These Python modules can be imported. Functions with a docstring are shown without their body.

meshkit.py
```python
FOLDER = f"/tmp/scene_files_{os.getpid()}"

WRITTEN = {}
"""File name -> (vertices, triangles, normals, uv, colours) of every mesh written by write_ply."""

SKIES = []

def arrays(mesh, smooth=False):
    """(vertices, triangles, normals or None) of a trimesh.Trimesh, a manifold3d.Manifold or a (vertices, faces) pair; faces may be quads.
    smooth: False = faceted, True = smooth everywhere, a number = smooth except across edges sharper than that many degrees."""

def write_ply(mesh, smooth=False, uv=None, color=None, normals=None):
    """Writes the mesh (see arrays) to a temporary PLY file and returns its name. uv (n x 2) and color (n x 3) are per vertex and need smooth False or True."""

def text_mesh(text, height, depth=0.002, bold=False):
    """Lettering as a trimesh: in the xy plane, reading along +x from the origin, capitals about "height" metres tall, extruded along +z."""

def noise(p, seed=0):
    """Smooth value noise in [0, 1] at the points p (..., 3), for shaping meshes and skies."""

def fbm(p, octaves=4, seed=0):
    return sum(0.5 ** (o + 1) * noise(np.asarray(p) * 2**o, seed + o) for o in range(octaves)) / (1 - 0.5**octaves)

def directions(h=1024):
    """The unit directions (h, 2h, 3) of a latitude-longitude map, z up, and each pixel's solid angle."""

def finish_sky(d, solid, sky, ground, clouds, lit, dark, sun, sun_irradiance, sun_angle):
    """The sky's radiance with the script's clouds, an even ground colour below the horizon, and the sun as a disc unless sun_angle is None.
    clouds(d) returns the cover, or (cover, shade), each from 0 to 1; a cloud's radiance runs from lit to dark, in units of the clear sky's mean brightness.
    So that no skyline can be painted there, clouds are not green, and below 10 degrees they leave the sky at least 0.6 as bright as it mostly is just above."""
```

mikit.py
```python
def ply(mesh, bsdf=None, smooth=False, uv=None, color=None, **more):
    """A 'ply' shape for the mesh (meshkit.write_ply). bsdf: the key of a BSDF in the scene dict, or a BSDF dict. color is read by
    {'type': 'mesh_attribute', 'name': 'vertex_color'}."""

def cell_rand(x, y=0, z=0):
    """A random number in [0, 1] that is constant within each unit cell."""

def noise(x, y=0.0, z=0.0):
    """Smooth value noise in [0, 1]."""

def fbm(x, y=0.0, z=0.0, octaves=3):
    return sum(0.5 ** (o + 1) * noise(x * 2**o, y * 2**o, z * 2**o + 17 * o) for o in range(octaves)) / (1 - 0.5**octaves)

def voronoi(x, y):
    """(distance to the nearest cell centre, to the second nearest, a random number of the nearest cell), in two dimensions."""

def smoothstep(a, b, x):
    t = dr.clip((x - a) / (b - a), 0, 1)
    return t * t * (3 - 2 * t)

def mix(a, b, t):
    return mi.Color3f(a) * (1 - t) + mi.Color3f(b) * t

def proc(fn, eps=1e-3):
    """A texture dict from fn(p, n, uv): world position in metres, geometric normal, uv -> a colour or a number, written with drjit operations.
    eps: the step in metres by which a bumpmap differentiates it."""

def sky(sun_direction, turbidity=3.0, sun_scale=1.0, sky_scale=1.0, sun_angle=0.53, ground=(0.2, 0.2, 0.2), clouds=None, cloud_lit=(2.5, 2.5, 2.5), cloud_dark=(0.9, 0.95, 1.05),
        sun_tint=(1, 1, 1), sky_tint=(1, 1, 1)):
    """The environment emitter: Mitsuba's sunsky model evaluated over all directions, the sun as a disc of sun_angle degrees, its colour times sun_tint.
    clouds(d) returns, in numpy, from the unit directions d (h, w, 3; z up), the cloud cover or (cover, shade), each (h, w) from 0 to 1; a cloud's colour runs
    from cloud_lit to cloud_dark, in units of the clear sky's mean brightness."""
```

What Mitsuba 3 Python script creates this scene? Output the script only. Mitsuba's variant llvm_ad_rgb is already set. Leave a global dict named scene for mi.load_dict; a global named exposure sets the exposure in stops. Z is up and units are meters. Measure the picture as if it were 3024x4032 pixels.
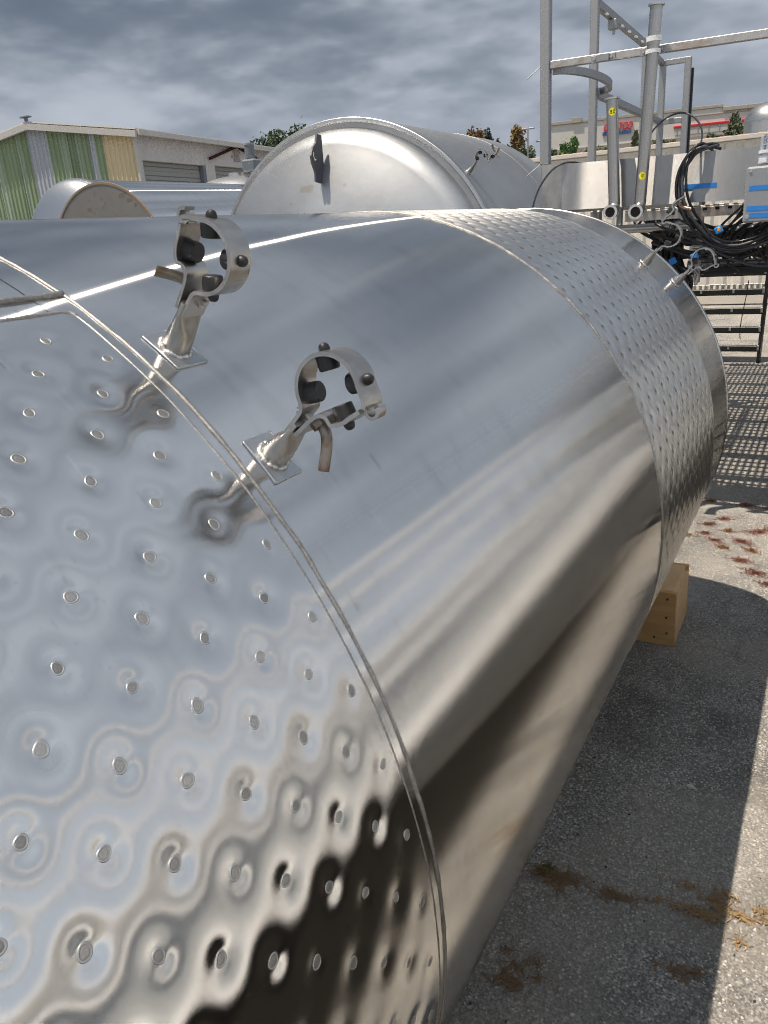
import math, random
import numpy as np, trimesh, drjit as dr, mitsuba as mi
import mikit, meshkit
from mikit import noise, fbm, voronoi, cell_rand, smoothstep, mix, proc
from shapely.geometry import LineString, Polygon, box as sbox

T = mi.ScalarTransform4f
scene, labels = {}, {}
rng = np.random.default_rng(7)
A = np.array

# ------------------------------------------------------------------ camera, sky, exposure
R, H = 0.762, 0.85                      # radius of the near tank and height of its axis
CAM = A([1.0482, 0.0, 1.5569])
FWD = A([-0.47952203, 0.80959722, -0.33854241])
UP = A([-0.1116869, 0.32634662, 0.93862875])
scene['camera'] = {'type': 'perspective', 'fov': 53.05, 'fov_axis': 'x', 'near_clip': 0.02, 'far_clip': 5000.0,
                   'to_world': T().look_at(origin=CAM.tolist(), target=(CAM + FWD).tolist(), up=UP.tolist())}
exposure = 2.08


def clouds(d):
    z = np.maximum(d[..., 2], 0.0)
    hd = np.hypot(d[..., 0], d[..., 1]) + 1e-6
    el = np.arctan2(z, hd)
    ring = np.sqrt(np.clip(hd, 0, 1))
    base = np.stack([d[..., 0] / hd * ring, d[..., 1] / hd * ring, el * 2.6], -1)
    def lumps(k, seed):           # rounded cloud bellies: ridged, domain-warped noise
        p = base * k + seed
        w = np.stack([meshkit.fbm(p * 1.9 + 7.0, 3, seed), meshkit.fbm(p * 1.9 + 17.0, 3, seed + 1), meshkit.fbm(p * 1.9 + 27.0, 3, seed + 2)], -1) - 0.5
        return meshkit.fbm(p + 0.55 * w, 5, seed + 3)
    a = lumps(3.6, 12)
    b = lumps(9.5, 33)
    c = lumps(24.0, 51)
    s = 0.56 * a + 0.32 * b + 0.12 * c
    s = 1 / (1 + np.exp(-(s - 0.485) / 0.040))
    az = np.clip(0.5 - 0.5 * (0.62 * d[..., 1] - 0.78 * d[..., 0]), 0, 1)
    k = np.clip((z - 0.12) / 0.26, 0, 1)
    top = (0.43 + 0.09 * k + (0.36 + 0.15 * k) * s) * (1 - 0.72 * az ** 1.1)
    return np.ones_like(z), np.clip(top, 0, 1)


scene['sky'] = mikit.sky((-0.23, -0.23, 0.945), turbidity=3.0, sun_scale=0.9, clouds=clouds,
                         cloud_lit=(1.88, 2.02, 2.22), cloud_dark=(0.14, 0.215, 0.345), sun_tint=(0.97, 1.0, 1.05))


# ------------------------------------------------------------------ helpers
def num(key):
    if key not in scene and key not in labels:
        return key
    i = 1
    while f'{key}_{i:03d}' in scene or f'{key}_{i:03d}' in labels:
        i += 1
    return f'{key}_{i:03d}'


def obj(name, mesh, bsdf, parent=None, smooth=False, uv=None, color=None, label=None, **kw):
    key = num(parent + '__' + name if parent else name)
    scene[key] = mikit.ply(mesh, bsdf, smooth=smooth, uv=uv, color=color)
    if label or kw:
        labels[key] = {**({'label': label} if label else {}), **kw}
    return key


def thing(name, label, cat, group=None):
    key = num(name)
    labels[key] = {'label': label, 'category': cat, **({'group': group} if group else {})}
    return key


def cat_(ms):
    return trimesh.util.concatenate([m if isinstance(m, trimesh.Trimesh) else trimesh.Trimesh(*m, process=False) for m in ms])


def box(c, s, ax=None):
    """box of size s centred at c, ax = 3x3 rows of local axes"""
    m = trimesh.creation.box(extents=s)
    if ax is not None:
        m.vertices = m.vertices @ A(ax)
    m.vertices = m.vertices + A(c)
    return m


def cbox(c, s, r=0.004, ax=None):
    """chamfered box"""
    s = A(s, float)
    p = []
    for k in range(3):
        e = s / 2 - r
        e[k] = s[k] / 2
        p += [[x * e[0], y * e[1], z * e[2]] for x in (-1, 1) for y in (-1, 1) for z in (-1, 1)]
    m = trimesh.convex.convex_hull(A(p))
    if ax is not None:
        m.vertices = m.vertices @ A(ax)
    m.vertices = m.vertices + A(c)
    return m


def spline(pts, n):
    from scipy.interpolate import CubicSpline
    p = A(pts, float)
    t = np.r_[0, np.cumsum(np.linalg.norm(np.diff(p, axis=0), axis=1) ** 0.6 + 1e-9)]
    return CubicSpline(t, p)(np.linspace(0, t[-1], n))


def tube(points, radius, sides=10, closed=False, caps=True):
    p = A(points, float)
    n = len(p)
    t = np.gradient(p, axis=0) if not closed else np.roll(p, -1, 0) - np.roll(p, 1, 0)
    t /= np.linalg.norm(t, axis=1, keepdims=True) + 1e-12
    a = np.zeros_like(p)
    v = np.cross(t[0], [0.31, 0.2, 0.93] if abs(t[0][2]) < 0.9 else [1.0, 0.1, 0])
    for i in range(n):
        v = v - t[i] * (v @ t[i])
        v /= np.linalg.norm(v) + 1e-12
        a[i] = v
    b = np.cross(t, a)
    ang = np.arange(sides) * 2 * np.pi / sides
    rr = np.broadcast_to(radius, (n,))[:, None, None]
    V = (p[:, None] + rr * (np.cos(ang)[None, :, None] * a[:, None] + np.sin(ang)[None, :, None] * b[:, None])).reshape(-1, 3)
    m = n if closed else n - 1
    i, j = np.meshgrid(np.arange(m), np.arange(sides), indexing='ij')
    i2 = (i + 1) % n
    q = np.stack([i * sides + j, i2 * sides + j, i2 * sides + (j + 1) % sides, i * sides + (j + 1) % sides], -1).reshape(-1, 4)
    F = np.vstack([q[:, [0, 1, 2]], q[:, [0, 2, 3]]])[:, ::-1]
    if caps and not closed:
        V = np.vstack([V, p[0], p[-1]])
        k = np.arange(sides)
        F = np.vstack([F, np.stack([k * 0 + n * sides, k, (k + 1) % sides], 1)[:, ::-1],
                       np.stack([k * 0 + n * sides + 1, (n - 1) * sides + (k + 1) % sides, (n - 1) * sides + k], 1)[:, ::-1]])
    return trimesh.Trimesh(V, F, process=False)


def grid(P, closed_u=False):
    """mesh of a grid of points (nu, nv, 3)"""
    nu, nv = P.shape[:2]
    i, j = np.meshgrid(np.arange(nu - 1), np.arange(nv - 1), indexing='ij')
    q = np.stack([i * nv + j, (i + 1) * nv + j, (i + 1) * nv + j + 1, i * nv + j + 1], -1).reshape(-1, 4)
    return trimesh.Trimesh(P.reshape(-1, 3), np.vstack([q[:, [0, 1, 2]], q[:, [0, 2, 3]]]), process=False)


def flip(m):
    m.faces = m.faces[:, ::-1]
    return m


def cyl_shell(c, r, y0, y1, th0=-np.pi / 2, th1=1.5 * np.pi, nth=257, ny=2, disp=None, ends=None):
    """part of a cylinder about the axis through c = (x, z), along y; disp(theta, y) is added to the radius. Returns mesh, uv"""
    th, y = np.meshgrid(np.linspace(th0, th1, nth), np.linspace(y0, y1, ny), indexing='ij')
    rr = r + (disp(th, y) if disp is not None else 0 * th)
    P = np.stack([c[0] + rr * np.cos(th), y, c[1] + rr * np.sin(th)], -1)
    m = flip(grid(P))
    return m, np.stack([th * r, y], -1).reshape(-1, 2)


def revolve_y(c, prof, n=128):
    """profile [(radius, y)] revolved about the axis through c=(x,z) along y"""
    pr = A(prof, float)
    th = np.linspace(0, 2 * np.pi, n + 1)
    P = np.stack([c[0] + pr[None, :, 0] * np.cos(th)[:, None], np.broadcast_to(pr[None, :, 1], (n + 1, len(pr))),
                  c[1] + pr[None, :, 0] * np.sin(th)[:, None]], -1)
    m = grid(P)
    m.merge_vertices()
    return m


def weld_ring(c, r, y, w, th0, th1, seed, n=None, h=None):
    """a wobbly weld bead round the tank, from angle th0 to th1"""
    n = n or int(abs(th1 - th0) * r / 0.003)
    th = np.linspace(th0, th1, n)
    g = np.random.default_rng(seed)
    s = th * r
    p1 = np.stack([s * 75, s * 0 + seed, s * 0], -1)
    rad = w * (0.74 + 0.36 * meshkit.noise(p1, seed) + 0.07 * np.sin(s * 2 * np.pi / 0.0055 + 6 * meshkit.noise(p1 * 0.4, seed)))
    dy = (meshkit.noise(p1 * 0.35, seed + 3) - 0.5) * w * 0.9
    rr = r + (h if h is not None else -w * 0.25)
    return tube(np.stack([c[0] + rr * np.cos(th), y + dy, c[1] + rr * np.sin(th)], -1), rad, 8)


def bead_line(pts, w, seed, step=0.0025, lift=None):
    p = A(pts, float)
    L = np.r_[0, np.cumsum(np.linalg.norm(np.diff(p, axis=0), axis=1))]
    s = np.linspace(0, L[-1], max(int(L[-1] / step), 8))
    q = np.stack([np.interp(s, L, p[:, k]) for k in range(3)], -1)
    p1 = np.stack([s * 60, s * 0 + seed, s * 0], -1)
    am = 0.25 if lift is None else lift
    rad = w * (0.75 + 0.40 * meshkit.noise(p1, seed) + am * np.sin(s * 2 * np.pi / 0.0045 + 5 * meshkit.noise(p1 * 0.5, seed)))
    return tube(q, rad, 8)


def strap(poly, width, thick, n=60, smooth_it=True):
    """strip following a polyline in the local (a, b) plane, extruded by width along c; returns mesh in (a, b, c)"""
    pts = spline(poly, n) if smooth_it else A(poly, float)
    s = LineString(pts).buffer(thick / 2, cap_style=2, join_style=1, quad_segs=3)
    e = 0.0006
    m1 = trimesh.creation.extrude_polygon(s, width - 2 * e, engine='earcut')
    m1.vertices[:, 2] -= width / 2 - e
    return m1


def place(m, o, ax):
    """local (a, b, c) -> o + a*ax0 + b*ax1 + c*ax2, keeping faces outward"""
    m = m.copy()
    ax = A(ax)
    m.vertices = m.vertices @ ax + A(o)
    if np.linalg.det(ax) < 0:
        m.faces = m.faces[:, ::-1]
    return m


def square_tube(p, q, w, d=None, up=(0, 0, 1)):
    p, q = A(p, float), A(q, float)
    t = q - p
    L = np.linalg.norm(t)
    t /= L
    a = np.cross(up, t)
    if np.linalg.norm(a) < 1e-3:
        a = np.cross([0, 1, 0], t)
    a /= np.linalg.norm(a)
    b = np.cross(t, a)
    return cbox((p + q) / 2, (L, w, d or w), 0.003, [t, a, b])


# ------------------------------------------------------------------ materials
def add(name, d):
    scene[name] = {'type': 'twosided', 'bsdf': d} if d['type'] == 'roughconductor' or d['type'] == 'blendbsdf' else d


def rgb(*c):
    return {'type': 'rgb', 'value': list(c)}


def steel_tone(p, n, uv):
    # brush lines run round the tank: fine steps along y, long along the girth, with faint smears
    g = noise(uv.y * 900, uv.x * 5.0, 1.7) * 0.5 + noise(uv.y * 2300, uv.x * 14.0, 5.1) * 0.5
    s = fbm(p.x * 4, p.y * 3, p.z * 4, 3)
    sm = smoothstep(0.62, 0.80, fbm(uv.x * 11 + 3, uv.y * 34, 2.0, 3))
    # scratches round the girth: sparse, short, light or dark; a few handling scuffs and specks of dust
    wob = uv.y + 0.004 * noise(uv.x * 14, uv.y * 6, 3.0)
    cx, cy = dr.floor(uv.x * 17), dr.floor(wob * 420)
    r1, r2 = cell_rand(cx, cy, 1), cell_rand(cx, cy, 2)
    fx = uv.x * 17 - cx
    scr = dr.select(r1 > 0.955, dr.select((fx > r2 * 0.6) & (fx < r2 * 0.6 + 0.38), 1.0, 0.0), 0.0) * smoothstep(0.46, 0.62, fbm(uv.x * 5, uv.y * 5, 9.0, 3))
    ink = dr.select(cell_rand(cx, cy, 4) > 0.45, -0.15, 0.09)
    speck = smoothstep(0.90, 0.94, noise(uv.x * 190, uv.y * 190, 4.0)) * smoothstep(0.55, 0.7, fbm(uv.x * 6 + 4, uv.y * 6, 1.0, 3))
    sm = sm + 1.5 * speck - scr * ink * 20
    v = 0.735 + 0.05 * (g - 0.5) + 0.05 * (s - 0.5) - 0.05 * sm
    return mi.Color3f(v * 1.0, v * 0.995, v * 0.975)


def steel_rough(p, n, uv):
    return 0.0035 + 0.004 * fbm(p.x * 6, p.y * 5, p.z * 6, 3)


add('steel_brushed', {'type': 'blendbsdf', 'weight': 0.22,
                      'a': {'type': 'roughconductor', 'material': 'none', 'distribution': 'beckmann', 'alpha_u': proc(steel_rough), 'alpha_v': 0.045, 'specular_reflectance': proc(steel_tone)},
                      'b': {'type': 'roughconductor', 'material': 'none', 'distribution': 'ggx', 'alpha_u': 0.0011, 'alpha_v': 0.30, 'specular_reflectance': proc(steel_tone)}})
add('steel_jacket', {'type': 'roughconductor', 'material': 'none', 'distribution': 'beckmann', 'alpha_u': 0.010, 'alpha_v': 0.10,
                     'specular_reflectance': proc(steel_tone)})

add('steel_jacket_far', {'type': 'roughconductor', 'material': 'none', 'distribution': 'ggx', 'alpha_u': 0.03, 'alpha_v': 0.16,
                         'specular_reflectance': proc(steel_tone)})


def head_tone(p, n, uv):
    s = fbm(p.x * 3.0, p.y * 3.0, p.z * 3.0, 4)
    f = noise(p.x * 60, p.y * 60, p.z * 60)
    v = 0.50 + 0.26 * (s - 0.5) + 0.03 * (f - 0.5)
    st = smoothstep(0.88, 0.92, noise(p.x * 13 + 2, p.y * 6, p.z * 13)) * 0.08
    return mi.Color3f((v - st * 0.6) * 0.965, v - st, (v - st * 1.5) * 1.035)


add('steel_matte', {'type': 'roughconductor', 'material': 'none', 'distribution': 'ggx', 'alpha': 0.23, 'specular_reflectance': proc(head_tone)})
add('steel_bluish', {'type': 'roughconductor', 'material': 'none', 'distribution': 'ggx', 'alpha': 0.16, 'specular_reflectance': rgb(0.50, 0.535, 0.58)})
add('lug_steel', {'type': 'roughconductor', 'material': 'none', 'distribution': 'ggx', 'alpha': 0.22, 'specular_reflectance': rgb(0.16, 0.16, 0.17)})
add('pipe_steel', {'type': 'roughconductor', 'material': 'none', 'distribution': 'ggx', 'alpha': 0.10, 'specular_reflectance': rgb(0.40, 0.385, 0.365)})
add('steel_satin', {'type': 'roughconductor', 'material': 'none', 'distribution': 'ggx', 'alpha': 0.20, 'specular_reflectance': proc(head_tone)})
add('steel_bright', {'type': 'roughconductor', 'material': 'none', 'distribution': 'ggx', 'alpha': 0.12, 'specular_reflectance': rgb(0.58, 0.575, 0.56)})


def clamp_tone(p, n, uv):
    s = fbm(p.x * 60, p.y * 60, p.z * 60, 3)
    v = 0.46 + 0.30 * (s - 0.5)
    return mi.Color3f(v * 1.02, v * 0.99, v * 0.95)


add('clamp_steel', {'type': 'roughconductor', 'material': 'none', 'distribution': 'ggx', 'alpha': 0.13, 'specular_reflectance': proc(clamp_tone)})


def weld_tone(p, n, uv):
    s = fbm(p.x * 40, p.y * 40, p.z * 40, 3)
    f = noise(p.x * 420, p.y * 420, p.z * 420)
    v = 0.38 + 0.22 * (f - 0.5) + 0.18 * (s - 0.5)
    return mi.Color3f(v * 1.02, v * 0.985, v * 0.94)


add('weld_metal', {'type': 'roughconductor', 'material': 'none', 'distribution': 'ggx', 'alpha': 0.30, 'specular_reflectance': proc(weld_tone)})
add('weld_bright', {'type': 'roughconductor', 'material': 'none', 'distribution': 'ggx', 'alpha': 0.22, 'specular_reflectance': rgb(0.62, 0.61, 0.60)})
add('spot_metal', {'type': 'roughconductor', 'material': 'none', 'distribution': 'ggx', 'alpha': 0.22,
                   'specular_reflectance': {'type': 'mesh_attribute', 'name': 'vertex_color'}})


def handle_tone(p, n, uv):
    s = fbm(p.x * 90, p.y * 90, p.z * 90, 3)
    return mix((0.30, 0.27, 0.24), (0.21, 0.155, 0.115), smoothstep(0.40, 0.65, s))


add('handle_steel', {'type': 'roughconductor', 'material': 'none', 'distribution': 'ggx', 'alpha': 0.22, 'specular_reflectance': proc(handle_tone)})


def rail_tone(p, n, uv):
    s = fbm(p.x * 9, p.y * 9, p.z * 16, 4)
    v = 0.52 + 0.12 * (noise(p.x * 50, p.y * 50, p.z * 50) - 0.5)
    return mix((v, v * 0.99, v * 0.97), (0.40, 0.30, 0.22), 0.55 * smoothstep(0.52, 0.68, s))


add('rail_steel', {'type': 'roughconductor', 'material': 'none', 'distribution': 'ggx', 'alpha': 0.30, 'specular_reflectance': proc(rail_tone)})
add('post_steel', {'type': 'roughconductor', 'material': 'none', 'distribution': 'ggx', 'alpha': 0.33, 'specular_reflectance': rgb(0.40, 0.41, 0.42)})


def fascia_tone(p, n, uv):
    s = fbm(p.x * 7, p.y * 7, p.z * 9, 4)
    v = 0.42 + 0.10 * (s - 0.5) + 0.05 * (noise(p.x * 160, 3.0, p.z * 40) - 0.5)
    return mi.Color3f(v, v, v)


add('fascia_steel', {'type': 'blendbsdf', 'weight': 0.30,
                     'a': {'type': 'roughconductor', 'material': 'none', 'distribution': 'ggx', 'alpha_u': 0.04, 'alpha_v': 0.45, 'specular_reflectance': proc(fascia_tone)},
                     'b': {'type': 'diffuse', 'reflectance': rgb(0.40, 0.42, 0.45)}})
add('end_steel', {'type': 'roughconductor', 'material': 'none', 'distribution': 'ggx', 'alpha': 0.28,
                  'specular_reflectance': proc(lambda p, n, uv: mi.Color3f(0.26 + 0.34 * fbm(p.x * 26, p.y * 26, p.z * 14, 3)))})


def diffuse(c):
    return {'type': 'twosided', 'bsdf': {'type': 'diffuse', 'reflectance': rgb(*c)}}


def plastic(c, rough=0.3):
    return {'type': 'twosided', 'bsdf': {'type': 'principled', 'base_color': rgb(*c), 'roughness': rough, 'specular': 0.5}}


add('rubber', plastic((0.012, 0.013, 0.015), 0.45))
add('cable_black', plastic((0.012, 0.013, 0.016), 0.28))
add('cable_grey', plastic((0.05, 0.055, 0.065), 0.35))
add('black_paint', plastic((0.010, 0.012, 0.012), 0.35))
add('tape_blue', plastic((0.02, 0.20, 0.60), 0.55))
add('sticker_yellow', plastic((0.78, 0.72, 0.02), 0.5))
add('ink', diffuse((0.02, 0.02, 0.02)))
add('ink_soft', diffuse((0.12, 0.13, 0.15)))
add('white_plastic', plastic((0.75, 0.75, 0.76), 0.4))
add('box_grey', plastic((0.25, 0.27, 0.295), 0.5))
add('motor_grey', plastic((0.13, 0.15, 0.17), 0.45))
add('conduit_grey', plastic((0.36, 0.42, 0.48), 0.4))
add('orange_bit', plastic((0.75, 0.35, 0.03), 0.5))


def wood_fn(p, n, uv):
    w = p.y * 6 + 0.9 * fbm(p.x * 7, p.y * 5, p.z * 5, 3)
    g = noise(p.x * 30 + w * 20, p.y * 8, p.z * 190)
    k = smoothstep(0.74, 0.86, noise(p.x * 16 + 4, p.y * 14, p.z * 18))
    c = mix((0.66, 0.43, 0.21), (0.47, 0.27, 0.115), 0.5 * g + 0.5 * noise(p.x * 12, p.y * 12, p.z * 40))
    return mix(c, (0.22, 0.10, 0.05), 0.55 * k)


add('wood_new', {'type': 'twosided', 'bsdf': {'type': 'principled', 'base_color': proc(wood_fn), 'roughness': 0.7, 'specular': 0.2}})
add('wood_pale', {'type': 'twosided', 'bsdf': {'type': 'principled', 'roughness': 0.7, 'specular': 0.2, 'base_color': proc(
    lambda p, n, uv: mix((0.72, 0.54, 0.34), (0.58, 0.39, 0.21), noise(p.x * 40, p.y * 9, p.z * 150 + 3 * noise(p.x * 5, p.y * 7, p.z * 9))))}})


def asphalt_fn(p, n, uv):
    x, y = p.x, p.y
    d1, d2, r1 = voronoi(x * 125, y * 125)
    e1, e2, r2 = voronoi(x * 230 + 7, y * 230)
    big = fbm(x * 1.1, y * 1.1, 0.3, 4)
    mid = fbm(x * 9, y * 9, 2.2, 3)
    stone = smoothstep(0.46, 0.30, d1)
    base = mi.Color3f(0.150, 0.148, 0.143) * (0.45 + 1.10 * r2) * (0.62 + 0.8 * mid)
    tone = 0.08 + 0.42 * r1 * r1 * r1
    warm = cell_rand(dr.floor(r1 * 997), 3.0, 1.0)
    sc = mi.Color3f(tone * (1.0 + 0.12 * warm), tone * (0.98 + 0.03 * warm), tone * (0.95 - 0.10 * warm))
    c = base * (1 - 0.8 * stone) + sc * 0.8 * stone
    c = c * (1.16 + 0.56 * big) * mi.Color3f(0.98, 0.99, 1.0)
    # light dusty strip and a straw-coloured wash where dead grass has rotted down
    oil = smoothstep(0.60, 0.72, fbm(x * 1.7 + 9, y * 1.7, 6.0, 4))
    c = c * (1 - 0.35 * oil)
    dust = smoothstep(0.45, 0.62, fbm(x * 2.2 + 5, y * 2.2, 4.0, 4)) * 0.35
    c = c * (1 - dust) + mi.Color3f(0.34, 0.32, 0.29) * dust
    # cracks
    w = 0.10 * (fbm(x * 5, y * 5, 8.0, 3) - 0.5)
    k1, k2, kr = voronoi(x * 0.75 + w * 3 + 0.3, y * 0.75 + w * 2 + 0.35)
    crack = smoothstep(0.014, 0.004, k2 - k1) * smoothstep(0.35, 0.6, fbm(x * 3 + 1, y * 3, 5.0, 3))
    c = c * (1 - 0.22 * crack)
    return c


def asphalt_h(p, n, uv):
    d1, d2, r1 = voronoi(p.x * 125, p.y * 125)
    return 0.0022 * smoothstep(0.6, 0.1, d1) * (0.4 + r1) + 0.0012 * noise(p.x * 260, p.y * 260, 1.0)


add('asphalt', {'type': 'twosided', 'bsdf': {'type': 'bumpmap', 'arbitrary': {'type': 'proc', **{k: v for k, v in proc(asphalt_h, 8e-4).items() if k != 'type'}}, 'scale': 1.0,
                                             'bsdf': {'type': 'principled', 'base_color': proc(asphalt_fn), 'roughness': 0.85, 'specular': 0.35}}})
def wall_tone(c, amt=0.10):
    def f(p, n, uv):
        s = fbm(p.x * 0.9 + p.y * 0.7, p.z * 0.5, 3.0, 4)
        st = fbm((p.x + p.y) * 5, p.z * 0.35, 7.0, 3)
        return mi.Color3f(*c) * (1 + amt * (s - 0.5) * 2 + amt * (st - 0.5) * 1.4)
    return {'type': 'twosided', 'bsdf': {'type': 'diffuse', 'reflectance': proc(f)}}


add('panel_light', wall_tone((0.56, 0.585, 0.60), 0.05))
add('base_black', diffuse((0.042, 0.039, 0.035)))
add('stone_pale', diffuse((0.55, 0.53, 0.50)))
add('stone_dark', diffuse((0.05, 0.05, 0.055)))
add('weed_red', diffuse((0.31, 0.155, 0.125)))
add('weed_rust', diffuse((0.31, 0.18, 0.10)))
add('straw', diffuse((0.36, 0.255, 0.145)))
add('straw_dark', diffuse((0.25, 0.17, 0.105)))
add('moss', diffuse((0.10, 0.10, 0.03)))


add('panel_green', wall_tone((0.235, 0.30, 0.195), 0.16))
add('panel_green_pale', wall_tone((0.30, 0.37, 0.28), 0.16))
add('panel_grey', wall_tone((0.40, 0.43, 0.47), 0.14))
add('panel_cream', wall_tone((0.58, 0.50, 0.33), 0.10))
add('facade_grey', wall_tone((0.46, 0.45, 0.45), 0.08))
add('trim_pale', wall_tone((0.46, 0.455, 0.44), 0.05))
add('door_grey', wall_tone((0.27, 0.28, 0.28), 0.05))
add('door_jamb', wall_tone((0.16, 0.19, 0.22), 0.05))
add('brown_trim', diffuse((0.055, 0.022, 0.018)))
add('emblem_grey', diffuse((0.30, 0.27, 0.27)))
add('roof_pale', wall_tone((0.55, 0.55, 0.54), 0.05))
add('store_wall', wall_tone((0.62, 0.60, 0.57), 0.03))
add('store_cap', wall_tone((0.40, 0.37, 0.32), 0.05))
add('store_low', wall_tone((0.33, 0.31, 0.29), 0.05))
add('sign_red', plastic((0.62, 0.015, 0.03), 0.5))
add('sign_blue', plastic((0.015, 0.10, 0.35), 0.5))
add('awning_grey', diffuse((0.52, 0.50, 0.48)))
add('container_white', wall_tone((0.66, 0.63, 0.57), 0.06))
add('container_top', wall_tone((0.62, 0.58, 0.52), 0.08))
add('rust_pink', diffuse((0.50, 0.27, 0.22)))
add('hill_ground', wall_tone((0.085, 0.085, 0.06), 0.2))
add('bark', diffuse((0.10, 0.075, 0.055)))


def leaf(c):
    return {'type': 'twosided', 'bsdf': {'type': 'diffuse', 'reflectance': {'type': 'rgb', 'value': list(c)}}}


add('leaf_dark', leaf((0.08, 0.11, 0.065)))
add('leaf_green', leaf((0.13, 0.21, 0.09)))
add('leaf_autumn', leaf((0.22, 0.16, 0.08)))
add('leaf_olive', leaf((0.15, 0.17, 0.11)))
add('leaf_rust', leaf((0.21, 0.145, 0.09)))
add('leaf_grey', leaf((0.10, 0.125, 0.115)))

# ------------------------------------------------------------------ ground, far hill
g = np.r_[-900, -200, -60, -20, np.linspace(-8, 12, 21), 25, 60, 200, 900]
gx, gy = np.meshgrid(g, g, indexing='ij')
obj('ground', grid(np.stack([gx, gy, gx * 0], -1)), 'asphalt', kind='structure',
    label='weathered grey asphalt yard with pale aggregate, cracks and dry weeds')


def dirv(az):
    a = math.radians(az)
    return A([math.sin(a), math.cos(a), 0.0])


def pol(az, D, tan):
    """a point D metres away at compass azimuth az, at elevation slope tan as seen from eye height"""
    return A([CAM[0], CAM[1], 0]) + dirv(az) * D + A([0, 0, CAM[2] + tan * D])


# a grassy rise that carries the store
azs = np.linspace(-30, 25, 40)
ds = np.r_[60, 90, 130, 170, 205, 225, 300, 420]
hs = np.interp(ds, [60, 120, 215, 420], [-0.4, 3.0, 17.0, 18.2])
P = np.stack([np.stack([CAM[0] + math.sin(math.radians(a)) * ds, CAM[1] + math.cos(math.radians(a)) * ds, hs], -1) for a in azs])
P[0, :, 2] = P[-1, :, 2] = -0.5
obj('hill', flip(grid(P)), 'hill_ground', kind='structure', smooth=True, label='dry grassy rise below the far store')

# ------------------------------------------------------------------ the near tank
C0 = (0.0, H)
yA1, yA2, yB, yC, yD = 0.5306, 0.5479, 1.7342, 2.5662, 2.9098
tank = thing('steel_tank', 'large brushed stainless steel tank lying in the foreground with dimpled cooling jackets and pipe clamps', 'tank')
DT, DY, TH0, Y0R = 0.0516, 0.0507 * R, 0.0575, 0.671 * R


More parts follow.
